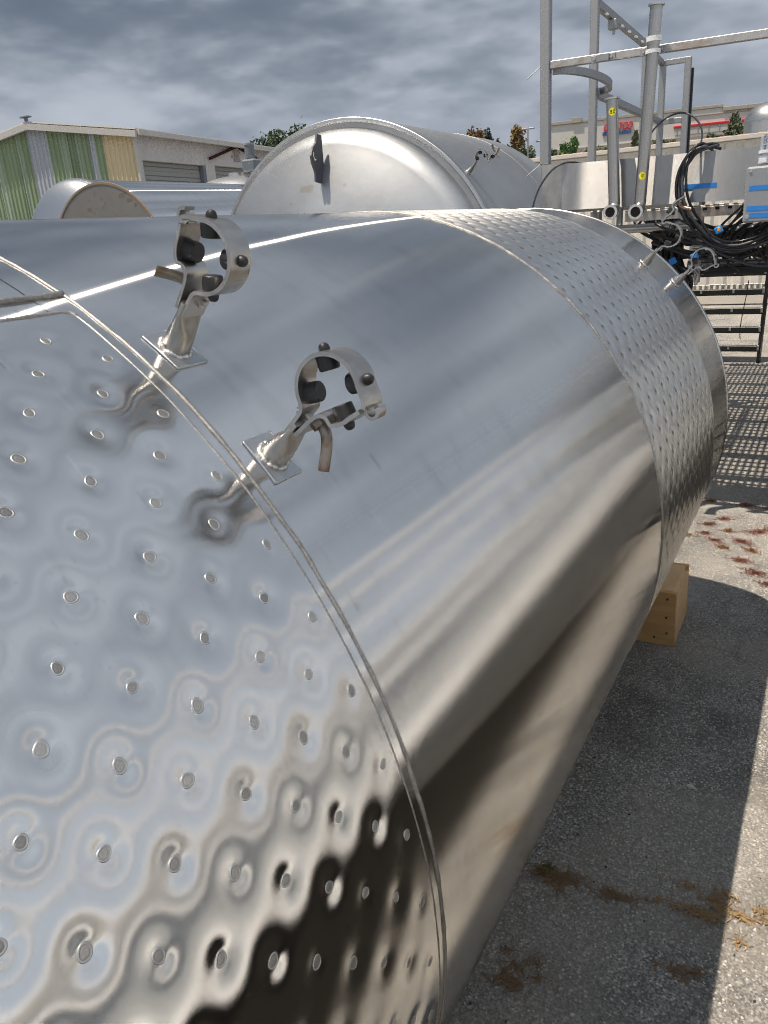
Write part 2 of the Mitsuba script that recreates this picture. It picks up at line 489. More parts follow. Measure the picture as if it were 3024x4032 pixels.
def dimple(phase_y, seed):
    def h(th, y):
        i0 = np.round((th - TH0) / DT)
        best = np.full(th.shape, 9.0)
        tot_b = np.zeros_like(th)
        tot_n = np.zeros_like(th)
        for di in (-2, -1, 0, 1, 2):
            i = i0 + di
            m0 = np.round((phase_y - y) / DY)
            for dm in (-2, -1, 0, 1, 2):
                m = m0 + dm
                ok = ((i + m) % 2) == 1
                ct = (TH0 + i * DT - th) * R
                cy = phase_y - m * DY - y
                d2 = ct * ct + cy * cy
                tot_b += np.where(ok, np.exp(-d2 / (2 * 0.0185 ** 2)), 0)
                dd = np.sqrt(d2)
                tot_n += np.where(ok, np.exp(-np.maximum(dd - 0.0060, 0) ** 1.25 / 0.0026), 0)
        return tot_b, tot_n
    return h


def jacket(y0, y1, th0, th1, phase_y, amp_b, amp_n, seed, res):
    hh = dimple(phase_y, seed)

    def disp(th, y):
        b, n = hh(th, y)
        e = np.clip(np.minimum(np.minimum(y - y0 + (0.3 if y0 < 0 else 0), y1 - y), (th1 - th) * R) / 0.045, 0, 1)
        e = e * e * (3 - 2 * e)
        warp = (meshkit.fbm(np.stack([th * 3, y * 4, y * 0 + seed], -1), 3, seed) - 0.5) * 0.0008
        return 0.0012 + (amp_b * (0.9 - b) - amp_n * n) * e + warp * e
    return cyl_shell(C0, R, y0, y1, th0, th1, int((th1 - th0) * R / res), int((y1 - y0) / res), disp)


def on(th, y, dr_=0.0):
    return A([(R + dr_) * math.cos(th), y, H + (R + dr_) * math.sin(th)])



# plain shell, ever so slightly uneven
def shell_wave(th, y):
    return (meshkit.fbm(np.stack([np.cos(th) * 2.2, np.sin(th) * 2.2, y * 2.4], -1), 3, 4) - 0.5) * 0.0009


m, uv = cyl_shell(C0, R - 0.0006, yA1 - 0.02, yB + 0.02, nth=400, ny=140, disp=lambda t, y: shell_wave(t, y) * np.clip(np.minimum(y - yA1 + 0.02, yB + 0.02 - y) / 0.15, 0, 1))
obj('shell', m, 'steel_brushed', tank, smooth=True, uv=uv)
m, uv = cyl_shell(C0, R - 0.0012, -1.1, yA1 + 0.006, nth=257, ny=40)
obj('shell', m, 'steel_brushed', tank, smooth=True, uv=uv)
m, uv = cyl_shell(C0, R - 0.0005, yC - 0.006, yD, nth=257, ny=12)
obj('shell', m, 'steel_brushed', tank, smooth=True, uv=uv)
TH_EDGE = 1.035
jk = num(tank + '__dimple_jacket')
m, uv = jacket(-0.35, yA1, -1.25, TH_EDGE, Y0R, 0.0014, 0.0012, 3, 0.0022)
scene[jk] = mikit.ply(m, 'steel_jacket', smooth=True, uv=uv)
labels[jk] = {'label': 'near dimpled cooling jacket with rows of weld spots'}
hd = dimple(Y0R, 3)
nspot = 0
for i in range(-4, 19):
    for mm in range(0, 17):
        if (i + mm) % 2 != 1:
            continue
        th, y = TH0 + i * DT, Y0R - mm * DY
        if y < -0.10:
            continue
        # radius of the jacket surface at the spot
        b, n = hd(A([[th]]), A([[y]]))
        e = min(max(min(yA1 - y, (TH_EDGE - th) * R) / 0.045, 0), 1)
        e = e * e * (3 - 2 * e)
        rs = R + 0.0012 + (0.0014 * (0.9 - float(b[0, 0])) - 0.0012 * float(n[0, 0])) * e
        k = 18
        gph = rng.uniform(0, 6.28)
        prof = [(0.0, 0.0003), (0.0020, 0.00036), (0.0034, 0.0003), (0.0040, 0.00005), (0.0045, 0.0005), (0.0050, 0.0005), (0.0056, 0.0002), (0.0062, -0.0008)]
        cols = [(0.50, 0.48, 0.45), (0.52, 0.50, 0.47), (0.49, 0.47, 0.44), (0.40, 0.39, 0.37), (0.60, 0.60, 0.60), (0.62, 0.62, 0.62), (0.50, 0.50, 0.49), (0.5, 0.5, 0.5)]
        ang = np.linspace(0, 2 * np.pi, k, endpoint=False)
        wob = 1 + 0.07 * np.sin(2 * ang + gph) + 0.04 * np.sin(3 * ang + 2 * gph)
        V, Cc = [], []
        dk = rng.uniform(0.62, 1.12)
        wob = wob * rng.uniform(0.86, 1.06)
        for (rr, zz), cc in zip(prof, cols):
            V.append(np.stack([rr * np.cos(ang) * wob, rr * np.sin(ang) * wob, np.full(k, zz) + (0.00006 * np.sin(5 * ang + gph) if 0 < rr < 0.004 else 0)], -1))
            Cc.append(np.tile(A(cc) * (dk if rr < 0.0045 else 1.0), (k, 1)))
        V, Cc = np.vstack(V), np.vstack(Cc)
        q = [[a * k + j, (a + 1) * k + j, (a + 1) * k + (j + 1) % k, a * k + (j + 1) % k] for a in range(len(prof) - 1) for j in range(k)]
        rh, tt = A([math.cos(th), 0, math.sin(th)]), A([-math.sin(th), 0, math.cos(th)])
        o = A([0, y, H]) + rh * rs
        Vw = o + V[:, :1] * tt + V[:, 1:2] * A([0, 1.0, 0]) + V[:, 2:] * rh
        q = A(q)
        obj('weld_spot', (Vw, np.vstack([q[:, [0, 1, 2]], q[:, [0, 2, 3]]])[:, ::-1]), 'spot_metal', jk, smooth=True, color=Cc)
        nspot += 1
jk2 = num(tank + '__dimple_jacket')
m, uv = jacket(yB, yC, -1.6, 2.3, yB + 0.030 + 18 * DY, 0.0012, 0.0014, 9, 0.0030)
scene[jk2] = mikit.ply(m, 'steel_jacket_far', smooth=True, uv=uv)
labels[jk2] = {'label': 'far dimpled cooling jacket near the tank end'}
# the far jacket's weld spots, too small to pick apart
pk, fs = yB + 0.030 + 18 * DY, []
for i in range(-12, 40):
    for mm in range(0, 26):
        y = pk - mm * DY
        th = TH0 + i * DT
        if (i + mm) % 2 != 1 or not yB + 0.02 < y < yC - 0.02:
            continue
        a_ = np.linspace(0, 2 * np.pi, 8, endpoint=False)
        o = on(th, y, 0.0009)
        tt = A([-math.sin(th), 0, math.cos(th)])
        V = np.vstack([o + A([math.cos(th), 0, math.sin(th)]) * 0.0004, o + 0.0058 * (np.cos(a_)[:, None] * tt + np.sin(a_)[:, None] * A([0, 1.0, 0]))])
        j = np.arange(8)
        fs.append(trimesh.Trimesh(V, np.stack([j * 0, 1 + (j + 1) % 8, 1 + j], 1), process=False))
scene[jk2 + '__weld_spots'] = mikit.ply(cat_(fs), 'weld_metal')
labels[jk2 + '__weld_spots'] = {'label': 'rows of tiny weld spots', 'kind': 'stuff'}
# welds round the girth and along the jacket edge
obj('weld_bead', weld_ring(C0, R, yA2, 0.0027, -1.5, 2.6, 1), 'weld_metal', tank, smooth=True)
obj('weld_bead', weld_ring(C0, R + 0.0008, yA1, 0.0019, -1.5, TH_EDGE - 0.01, 2), 'weld_metal', tank, smooth=True)
obj('weld_bead', weld_ring(C0, R, yB, 0.0038, -1.6, 2.6, 3), 'weld_metal', tank, smooth=True)
obj('weld_bead', weld_ring(C0, R, yC, 0.0030, -1.6, 2.6, 4), 'weld_metal', tank, smooth=True)


obj('weld_bead', bead_line([on(1.077, yy, 0.0004) for yy in np.linspace(-0.6, yA2, 40)], 0.0034, 5, 0.0025, 0.08), 'weld_metal', tank, smooth=True)
obj('weld_bead', bead_line([on(TH_EDGE, yy, 0.0006) for yy in np.linspace(-0.6, yA1 - 0.008, 40)] + [on(TH_EDGE - 0.004, yA1 - 0.002, 0.0006), on(TH_EDGE - 0.012, yA1, 0.0006)], 0.0026, 6, 0.0025, 0.08), 'weld_metal', tank, smooth=True)
# end of the tank: lip and dished head on the far side, and the near head behind the camera
dep = 0.26
head = [(R, yD)] + [(R * (1 - u ** 2.6) ** (1 / 2.6), yD + dep * u) for u in np.linspace(0.05, 0.995, 26)] + [(0.0005, yD + dep)]
obj('head', revolve_y(C0, head), 'steel_matte', tank, smooth=40)
obj('lip', revolve_y(C0, [(R - 0.002, yD - 0.004), (R + 0.002, yD - 0.003), (R + 0.003, yD + 0.003), (R - 0.004, yD + 0.006)], 160), 'steel_bright', tank, smooth=True)
obj('head', flip(revolve_y(C0, [(R, -1.1)] + [(R * (1 - u ** 2.6) ** (1 / 2.6), -1.1 - dep * u) for u in np.linspace(0.05, 0.995, 20)] + [(0.0005, -1.1 - dep)])), 'steel_matte', tank, smooth=40)


# pipe clamps welded to the tank: local a = outwards, b = up round the girth (mirrored on some), c = along the tank
def pad_mesh(ang, cr, ctr):
    d = A([math.cos(ang), math.sin(ang), 0])
    o = A([ctr[0], ctr[1], 0.0])
    zz = A([0, 0, 1.0])
    f = np.cross(zz, d)

    def rev(prof, n=20):
        pr = A(prof)
        t = np.linspace(0, 2 * np.pi, n, endpoint=False)
        V = (o + pr[:, None, 1, None] * d + pr[:, None, 0, None] * (np.cos(t)[None, :, None] * f + np.sin(t)[None, :, None] * zz)).reshape(-1, 3)
        q = A([[i * n + j, i * n + (j + 1) % n, (i + 1) * n + (j + 1) % n, (i + 1) * n + j] for i in range(len(pr) - 1) for j in range(n)])
        mm_ = trimesh.Trimesh(V, np.vstack([q[:, [0, 1, 2]], q[:, [0, 2, 3]]]), process=False)
        if mm_.volume < 0:
            mm_.faces = mm_.faces[:, ::-1]
        return mm_
    i0 = cr - 0.0165
    a = rev([(0.0002, i0), (0.0085, i0), (0.0098, i0 + 0.001), (0.0104, i0 + 0.007), (0.0102, cr - 0.0015), (0.0002, cr - 0.0015)])
    b = rev([(0.0002, cr + 0.0012), (0.0052, cr + 0.0013), (0.0056, cr + 0.003), (0.0049, cr + 0.0062), (0.0032, cr + 0.0082), (0.0002, cr + 0.0090)], 14)
    return cat_([a, b])


def loft(sections, n=28):
    """sections: (a, half_b, half_c, exponent)"""
    t = np.linspace(0, 2 * np.pi, n, endpoint=False)
    V = []
    for a, hb, hc, e in sections:
        cx, sx = np.cos(t), np.sin(t)
        V.append(np.stack([np.full(n, a), hb * np.sign(cx) * np.abs(cx) ** (2 / e), hc * np.sign(sx) * np.abs(sx) ** (2 / e)], -1))
    k = len(V)
    V = np.vstack(V + [[[sections[0][0], 0, 0]], [[sections[-1][0], 0, 0]]])
    q = [[i * n + j, (i + 1) * n + j, (i + 1) * n + (j + 1) % n, i * n + (j + 1) % n] for i in range(k - 1) for j in range(n)]
    q = A(q)
    F = np.vstack([q[:, [0, 1, 2]], q[:, [0, 2, 3]]])
    j = np.arange(n)
    F = np.vstack([F, np.stack([j * 0 + k * n, j, (j + 1) % n], 1), np.stack([j * 0 + k * n + 1, (k - 1) * n + (j + 1) % n, (k - 1) * n + j], 1)])
    m_ = trimesh.Trimesh(V, F, process=False)
    if m_.volume < 0:
        m_.faces = m_.faces[:, ::-1]
    return m_


def pipe_clamp(holder, cen, rad, th, y, mirror=1, open_=False, label=None, plate=True, seed=1):
    rh, tt = A([math.cos(th), 0, math.sin(th)]), A([-math.sin(th), 0, math.cos(th)])
    o = A([cen[0] + rad * rh[0], y, cen[1] + rad * rh[2]])
    ax = A([rh, tt * mirror, [0, 1.0, 0]])
    key = num(holder + '__pipe_clamp')
    post = loft([(-0.006, 0.0145, 0.0145, 2), (0.016, 0.0145, 0.0145, 2), (0.026, 0.0125, 0.0155, 2), (0.036, 0.0085, 0.0168, 2.3), (0.044, 0.0052, 0.0175, 2.8), (0.050, 0.0036, 0.0175, 3.5), (0.060, 0.0030, 0.0172, 5)])
    scene[key] = mikit.ply(place(post, o, ax), 'clamp_steel', smooth=50)
    if label:
        labels[key] = {'label': label}
    cr, ctr = 0.0335, (0.1105, 0.0)
    big = [(0.045, 0.0036), (0.056, 0.0038), (0.067, 0.0046)] + [(0.0745, 0.0062), (0.0795, 0.0125)] + \
          [(ctr[0] + cr * math.cos(a), cr * math.sin(a)) for a in np.radians(np.linspace(152, -32, 26))] + [(0.1345, -0.0285), (0.1285, -0.0365)]
    hinge = A([0.1285, -0.0415])
    W = 0.0315
    small = [(0.050, -0.0058), (0.064, -0.0066), (0.080, -0.0080), (0.0865, -0.0105), (0.0905, -0.0170)] + \
            [(ctr[0] + 0.0325 * math.cos(a), 0.0325 * math.sin(a)) for a in np.radians(np.linspace(-130, -92, 8))] + [(0.1165, -0.0338), (0.1235, -0.0352)]
    rod = [(0.070, -0.0085, 0), (0.0715, -0.0150, 0), (0.0712, -0.0215, -0.001), (0.0680, -0.0285, -0.003), (0.0600, -0.0375, -0.006), (0.0470, -0.0490, -0.010)]
    nut_s = (0.070, -0.0120)
    flipm = np.eye(3)

    def swing(m_):
        if not open_:
            return m_
        a = math.radians(-158)
        c_, s_ = math.cos(a), math.sin(a)
        m_ = m_.copy()
        v = m_.vertices[:, :2] - hinge
        m_.vertices[:, :2] = hinge + np.stack([c_ * v[:, 0] - s_ * v[:, 1], s_ * v[:, 0] + c_ * v[:, 1]], -1)
        return m_

    def put(n_, m_, mat, smooth=40, lab=None):
        obj(n_, place(m_, o, ax), mat, key, smooth=smooth, label=lab)

    b_ = strap(big, W, 0.0040, 70)
    put('fixed_jaw', b_, 'clamp_steel')
    put('hinged_jaw', swing(strap(small, W, 0.0040, 50)), 'clamp_steel')
    # hinge eye: an open hook with a slotted tongue
    eye = [(hinge[0] + 0.0062 * math.cos(a), hinge[1] + 0.0062 * math.sin(a)) for a in np.radians(np.linspace(70, 70 + 285, 24))]
    put('hinge', strap(eye, 0.0150, 0.0034, 40), 'clamp_steel')
    tn = swing(cat_([strap([(0.1215, -0.0350), (0.1255, -0.0362), (0.1320, -0.0400)], 0.0110, 0.0026, 14)]))
    put('hinge_tongue', tn, 'clamp_steel')
    for a in (150, 62, -27):
        put('rubber_pad', pad_mesh(math.radians(a), cr, ctr), 'rubber', 35)
    put('rubber_pad', swing(pad_mesh(math.radians(-112), 0.0325, ctr)), 'rubber', 35)
    hr = spline(rod, 26)
    hr = tube(hr, np.r_[np.full(6, 0.0052), np.full(20, 0.0056)], 14)
    nut = trimesh.creation.cylinder(0.0078, 0.0062, sections=6)
    nut.apply_transform(trimesh.geometry.align_vectors([0, 0, 1], [0, 1, 0]))
    nut.apply_translation([nut_s[0], nut_s[1], 0])
    if mirror < 0 and not open_:      # this handle is turned back and away
        hr.vertices = A([0.070, 0, 0]) + (hr.vertices - A([0.070, 0, 0])) @ A([[0.3, 0, 0.95], [0, 0.72, 0], [-0.95, 0, 0.3]])
    put('bolt_handle', swing(cat_([hr, nut])), 'handle_steel')
    bolt = tube([(0.066, -0.004, 0), (0.066, 0.0145, 0)], 0.0036, 12)
    n2 = trimesh.creation.cylinder(0.0074, 0.0052, sections=6)
    n2.apply_transform(trimesh.geometry.align_vectors([0, 0, 1], [0, 1, 0]))
    n2.apply_translation([0.066, 0.0088, 0])
    put('nut', cat_([n2, bolt]) if not open_ else n2, 'clamp_steel', 30)
    # weld round the foot of the post
    t = np.linspace(0, 2 * np.pi, 90)
    wr = tube(np.stack([0.0022 + 0.0008 * np.sin(7 * t + seed), 0.0158 * np.cos(t), 0.0158 * np.sin(t)], -1), 0.0026 + 0.0005 * np.sin(11 * t + seed + 2 * np.sin(3 * t)) + 0.0003 * np.sin(31 * t + seed), 8, caps=False)
    put('weld_collar', wr, 'weld_bright', True)
    if plate:
        pb, pc = 0.0262, 0.0215
        u, w_ = np.meshgrid(np.linspace(-pb, pb, 16), np.linspace(-pc, pc, 12), indexing='ij')

        def surf(u, w_, hgt):
            a = u / rad
            return np.stack([(rad + hgt) * np.cos(a) - rad, (rad + hgt) * np.sin(a), w_], -1)
        top = grid(surf(u, w_, 0.0018))
        put('base_plate', flip(top), 'steel_satin', True)
        edge = []
        for s0, s1 in (((-pb, -pc), (pb, -pc)), ((pb, -pc), (pb, pc)), ((pb, pc), (-pb, pc)), ((-pb, pc), (-pb, -pc))):
            for f in np.linspace(0, 1, 14)[:-1]:
                edge.append(surf(s0[0] + f * (s1[0] - s0[0]), s0[1] + f * (s1[1] - s0[1]), 0.0006))
        edge.append(edge[0])
        put('plate_weld', bead_line(edge, 0.0015, seed + 20, 0.0012, 0.05), 'steel_satin', True)
    return key


pipe_clamp(tank, C0, R, 0.927, 0.596, mirror=-1, label='upper near pipe clamp, closed, with rubber pads', seed=2)
pipe_clamp(tank, C0, R, 0.722, 0.592, mirror=1, label='lower near pipe clamp, closed, with rubber pads', seed=5)
pipe_clamp(tank, C0, R, 0.836, 2.618, mirror=-1, open_=True, plate=False, label='upper far pipe clamp hanging open', seed=9)
pipe_clamp(tank, C0, R, 0.704, 2.766, mirror=1, plate=False, label='lower far pipe clamp, closed, at the tank end', seed=12)

# ------------------------------------------------------------------ other tanks
def simple_tank(name, label, cx, r, cz, y0, y1, front, back, mat='steel_brushed', nth=257, hm='steel_matte'):
    t = thing(name, label, 'tank')
    m_, uv_ = cyl_shell((cx, cz), r, y0, y1, nth=nth, ny=30, disp=lambda th, y: (meshkit.fbm(np.stack([np.cos(th) * 2, np.sin(th) * 2, y * 1.3], -1), 3, 8) - 0.5) * 0.0018)
    obj('shell', m_, mat, t, smooth=True, uv=uv_)
    for prof, fl in ((front, True), (back, False)):
        if prof:
            mm_ = revolve_y((cx, cz), prof)
            obj('head', flip(mm_) if fl else mm_, hm, t, smooth=30)
    return t


def saddle(t, cx, cz, r, y):
    """a steel cradle leg pair carrying a tank"""
    z = cz - math.sqrt(r * r - (0.55 * r) ** 2)
    for s in (-1, 1):
        obj('saddle_leg', cbox((cx + s * 0.55 * r, y, z / 2 + 0.02), (0.12, 0.10, z + 0.04), 0.006), 'post_steel', t)


# second row: the big domed tank
DC, DR, DYR = (-1.697, 1.155), 1.075, 4.391
rk = 0.16
pf = [(DR, DYR), (DR, DYR - 0.004), (DR - 0.012, DYR - 0.006), (DR - 0.022, DYR + 0.006), (DR - 0.055, DYR + 0.012)]
r0 = DR - 0.055
pf += [(r0 - rk + rk * math.cos(a), DYR + 0.012 - rk * math.sin(a) * 0.95) for a in np.radians(np.linspace(4, 72, 14))]
ra, ya = pf[-1]
crown = 2.2
yb = lambda r_: -(math.sqrt(crown ** 2 - r_ ** 2) - math.sqrt(crown ** 2 - ra ** 2))
pf += [(r_, ya + yb(r_)) for r_ in np.linspace(ra - 0.02, 0.0005, 18)]
bk = [(DR, 6.05)] + [(DR - (DR - 0.25) * u, 6.05 + 0.95 * u) for u in (0.02, 0.5, 1.0)] + [(0.001, 7.02)]
dome = simple_tank('domed_tank', 'large pale steel tank behind the foreground tank, dished end with lifting lug', DC[0], DR, DC[1], DYR, 6.05, pf, bk, mat='steel_matte')
obj('weld_bead', weld_ring(DC, DR, 5.62, 0.004, 0.0, 3.0, 33), 'weld_metal', dome, smooth=True)
obj('rim_band', revolve_y(DC, [(DR + 0.001, DYR - 0.004), (DR + 0.005, DYR), (DR + 0.005, DYR + 0.05), (DR, DYR + 0.053)], 160), 'steel_satin', dome, smooth=40)
pipe_clamp(dome, DC, DR, 0.72, 4.50, mirror=1, open_=True, label='small open clamp on the side of the domed tank', plate=False, seed=15)
# lifting lug: curved plate with an eye, standing off the head
lug = Polygon([(0.0, 0.125), (-0.018, 0.075), (-0.062, 0.04), (-0.085, -0.005), (-0.078, -0.05), (-0.052, -0.10), (-0.055, -0.155), (0.0, -0.165), (0.05, -0.15), (0.05, 0.12)]).buffer(0.008).buffer(-0.008)
lug = lug.difference(LineString([(-0.050, 0.012), (-0.044, -0.02)]).buffer(0.013))
lm = trimesh.creation.extrude_polygon(lug, 0.012, engine='earcut')
obj('lifting_lug', place(lm, (-1.705, 4.165, 2.02), [[-0.05, 1.0, 0], [0, 0, 0.92], [1.0, 0.05, 0]]), 'lug_steel', dome, smooth=30, label='dark lifting lug with an eye on the dished end')
for yy in (4.75, 5.75):
    saddle(dome, DC[0], DC[1], DR, yy)

# third row, left: flat-ended tank in front of a round-headed one
FC, FR = (-5.03, 1.419), 0.762
flat = simple_tank('flat_ended_tank', 'steel tank at left with a flat rust-spotted end plate and a bright sun streak', FC[0], FR, FC[1], 5.47, 9.2,
                   None, [(FR, 9.2), (0.001, 9.3)])


def rusty(p, n, uv):
    s = fbm(p.x * 5, p.y * 5, p.z * 5, 4)
    k = smoothstep(0.66, 0.76, noise(p.x * 24, 2.0, p.z * 24)) * smoothstep(0.45, 0.62, s)
    v = 0.17 + 0.07 * (s - 0.5)
    return mix((v * 1.0, v, v * 0.98), (0.13, 0.075, 0.04), 0.6 * k)


add('plate_rusty', {'type': 'twosided', 'bsdf': {'type': 'principled', 'base_color': proc(rusty), 'roughness': 0.55, 'metallic': 0.35}})
add('rust_edge', plastic((0.20, 0.15, 0.11), 0.6))
obj('end_plate', flip(revolve_y(FC, [(FR - 0.012, 5.468), (FR - 0.2, 5.466), (0.001, 5.464)], 96)), 'plate_rusty', flat, smooth=True)
obj('end_rim', revolve_y(FC, [(FR - 0.014, 5.462), (FR + 0.006, 5.462), (FR + 0.008, 5.475), (FR, 5.486)], 120), 'rust_edge', flat, smooth=30)
for yy in (6.0, 8.6):
    saddle(flat, FC[0], FC[1], FR, yy)
LC, LR, LY = (-7.62, 1.50), 0.98, 7.4
lp = [(LR, LY)] + [(LR * (1 - u ** 2.3) ** (1 / 2.3), LY - 0.34 * u) for u in np.linspace(0.05, 0.99, 18)] + [(0.001, LY - 0.34)]
left = simple_tank('round_headed_tank', 'pale steel tank with rounded end and bright rim behind the flat-ended tank', LC[0], LR, LC[1], LY, 11.5, lp, [(LR, 11.5), (0.001, 11.7)], hm='steel_bluish')
obj('rim_band', revolve_y(LC, [(LR, LY - 0.03), (LR + 0.012, LY - 0.025), (LR + 0.012, LY + 0.03), (LR, LY + 0.035)], 120), 'steel_bright', left, smooth=40)
for yy in (8.0, 10.8):
    saddle(left, LC[0], LC[1], LR, yy)
# two small domed tops and a valve motor showing over the flat-ended tank
for az, tn_, rr, lab in ((-41.9, 0.0665, 0.42, 'small silver tank top left of the valve, seen over the flat-ended tank'), (-39.0, 0.0760, 0.85, 'silver domed tank top carrying a grey valve motor')):
    D = 15.0
    c = pol(az, D, tn_)
    t = thing('vessel', lab, 'tank')
    pr = [(rr, 0.0), (rr, c[2] - 0.45 * rr)] + [(rr * math.cos(a), c[2] - 0.45 * rr + 0.45 * rr * math.sin(a)) for a in np.radians(np.linspace(5, 88, 14))]
    mm_ = revolve_y((0, 0), pr, 64)
    v = mm_.vertices.copy()
    mm_.vertices = np.stack([v[:, 0] + c[0], v[:, 2] + c[1], v[:, 1]], -1)
    obj('body', mm_, 'steel_satin', t, smooth=40)
    obj('top_flange', trimesh.creation.cylinder(0.14, 0.06, transform=trimesh.transformations.translation_matrix([c[0], c[1], c[2] + 0.02])), 'steel_bright', t, smooth=30)
vc = pol(-37.85, 14.7, 0.0896)
vt = thing('valve_motor', 'grey valve motor standing up at the left edge of the domed tank', 'valve')
obj('stem', tube([vc + A([0, 0, -0.40]), vc], 0.05, 12), 'steel_bright', vt, smooth=40)
obj('gearbox', cbox(vc + A([0.0, 0, -0.05]), (0.30, 0.26, 0.20), 0.03), 'motor_grey', vt)
obj('motor', trimesh.creation.cylinder(0.085, 0.22, transform=trimesh.transformations.translation_matrix(vc + A([-0.03, 0, 0.17]))), 'motor_grey', vt, smooth=30)
obj('motor_cap', trimesh.creation.cylinder(0.095, 0.03, transform=trimesh.transformations.translation_matrix(vc + A([-0.03, 0, 0.29]))), 'box_grey', vt, smooth=30)
# a long panelled skid across the aisle, seen only as the pale streaks and dark band mirrored in the near tank
sk = thing('equipment_skid', 'long grey panelled equipment skid on a black base, mirrored in the tank side', 'skid')
SY, SL = 5.0, 14.4
for x in (1.54, 2.70):
    obj('base_beam', cbox((x, SY, 0.40), (0.10, SL, 0.74), 0.006), 'base_black', sk)
for k in range(9):
    obj('cross_member', cbox((2.12, -1.9 + 1.7 * k, 0.10), (1.04, 0.08, 0.12), 0.005), 'black_paint', sk)
obj('sill', cbox((1.530, SY, 0.780), (0.14, SL, 0.016), 0.004), 'white_plastic', sk)
for k in range(10):
    obj('side_panel', cbox((1.575, -1.48 + 1.44 * k, 0.910), (0.03, 1.432, 0.24), 0.004), 'panel_light', sk)
obj('top_rail', tube([(1.565, SY - SL / 2, 1.058), (1.565, SY + SL / 2, 1.058)], 0.026, 16), 'white_plastic', sk, smooth=True)
obj('cable_tray', cbox((1.74, SY, 1.095), (0.12, SL, 0.07), 0.005), 'post_steel', sk)
obj('conduit_run', tube([(1.86, SY - SL / 2, 1.18), (1.86, SY + SL / 2, 1.18)], 0.022, 12), 'white_plastic', sk, smooth=True)
for x, z, r_ in ((1.95, 1.42, 0.018), (1.95, 1.62, 0.022), (2.6, 2.05, 0.03)):
    obj('hand_rail', tube([(x, SY - SL / 2, z), (x, SY + SL / 2, z)], r_, 12), 'white_plastic', sk, smooth=True)
for k in range(10):
    obj('rail_post', cbox((1.95, -2.0 + 1.55 * k, 1.33), (0.03, 0.03, 0.60), 0.003), 'white_plastic', sk)
    obj('tall_post', cbox((2.6, -2.0 + 1.55 * k, 1.55), (0.04, 0.04, 1.02), 0.003), 'post_steel', sk)
obj('lid', cbox((2.15, SY, 1.03), (1.10, SL, 0.02), 0.004), 'panel_light', sk)
obj('back_panel', cbox((2.70, SY, 0.90), (0.03, SL, 0.24), 0.004), 'panel_light', sk)
for x in (3.2, 5.6):
    obj('parking_line', box((x, 6, 0.004), (0.10, 40.0, 0.002)), 'white_plastic', kind='structure', label='white parking line painted on the asphalt')

# ------------------------------------------------------------------ wooden chock under the near tank
ck = thing('wooden_chock', 'new wooden box chock wedged under the far end of the foreground tank', 'chock')
x1, ya_, yb_, hz = 0.655, 2.757, 3.05, 0.228
arc = [(R * math.sin(a), H - 0.004 - R * math.cos(a)) for a in np.radians(np.linspace(5, 46, 14))]
prof2 = [(0.08, 0.002)] + [(x, z) for x, z in arc if x > 0.08 and z < hz - 0.012] + [(x1 - 0.11, hz - 0.004), (x1, hz - 0.004), (x1 + 0.004, 0.002)]
fr = trimesh.creation.extrude_polygon(Polygon(prof2), 0.020, engine='earcut')
for yy in (ya_, yb_ - 0.020):
    obj('end_board', place(fr, (0, yy, 0), [[1, 0, 0], [0, 0, 1], [0, 1, 0]]), 'wood_new', ck)
obj('side_board', cbox((x1 - 0.016, (ya_ + yb_) / 2, hz / 2 - 0.01), (0.038, yb_ - ya_ - 0.042, hz - 0.022), 0.002), 'wood_pale', ck)
obj('top_board', cbox((x1 - 0.055, (ya_ + yb_) / 2, hz - 0.020), (0.088, yb_ - ya_ - 0.042, 0.036), 0.003), 'wood_pale', ck)
obj('cradle_board', cbox((x1 - 0.155, (ya_ + yb_) / 2, hz - 0.075), (0.11, yb_ - ya_ - 0.044, 0.03), 0.003, [[0.8, 0, 0.6], [0, 1, 0], [-0.6, 0, 0.8]]), 'wood_new', ck)
for (xx, zz) in ((x1 - 0.03, hz - 0.03), (x1 - 0.13, hz - 0.035), (x1 - 0.03, 0.12), (x1 - 0.025, 0.055), (x1 - 0.07, 0.03)):
    obj('screw', trimesh.creation.cylinder(0.0042, 0.004, sections=10, transform=trimesh.transformations.translation_matrix([xx, ya_ - 0.001, zz]) @ trimesh.transformations.rotation_matrix(np.pi / 2, [1, 0, 0])), 'stone_dark', ck)

# ------------------------------------------------------------------ work platform
pl = thing('work_platform', 'stainless work platform with guard rails and a wide fascia, behind the tank end at right', 'platform')
PY, PW = 4.05, 0.045


def post(x, y, z0, z1, mat='post_steel', w=PW):
    obj('post', cbox((x, y, (z0 + z1) / 2), (w, w, z1 - z0), 0.004), mat, pl)


def rail(p, q, w=0.026, d=0.034, mat='rail_steel'):
    obj('rail', square_tube(p, q, w, d), mat, pl)


post(-0.286, PY + 0.022, 1.83, 3.3)
post(-0.280, 4.90, 1.81, 3.3, w=0.043)
post(-0.285, 6.25, 1.81, 2.69, w=0.043)
rail((-0.262, PY + 0.018, 2.264), (1.7, PY + 0.018, 2.224))
rail((-0.270, 4.92, 2.668), (-0.288, 6.24, 2.668), 0.034, 0.046, 'post_steel')
rail((-0.266, 4.92, 2.230), (-0.272, 6.24, 2.230), 0.034, 0.044, 'post_steel')
rail((-0.27, 4.92, 3.28), (-0.27, 6.24, 3.28), 0.034, 0.046, 'post_steel')
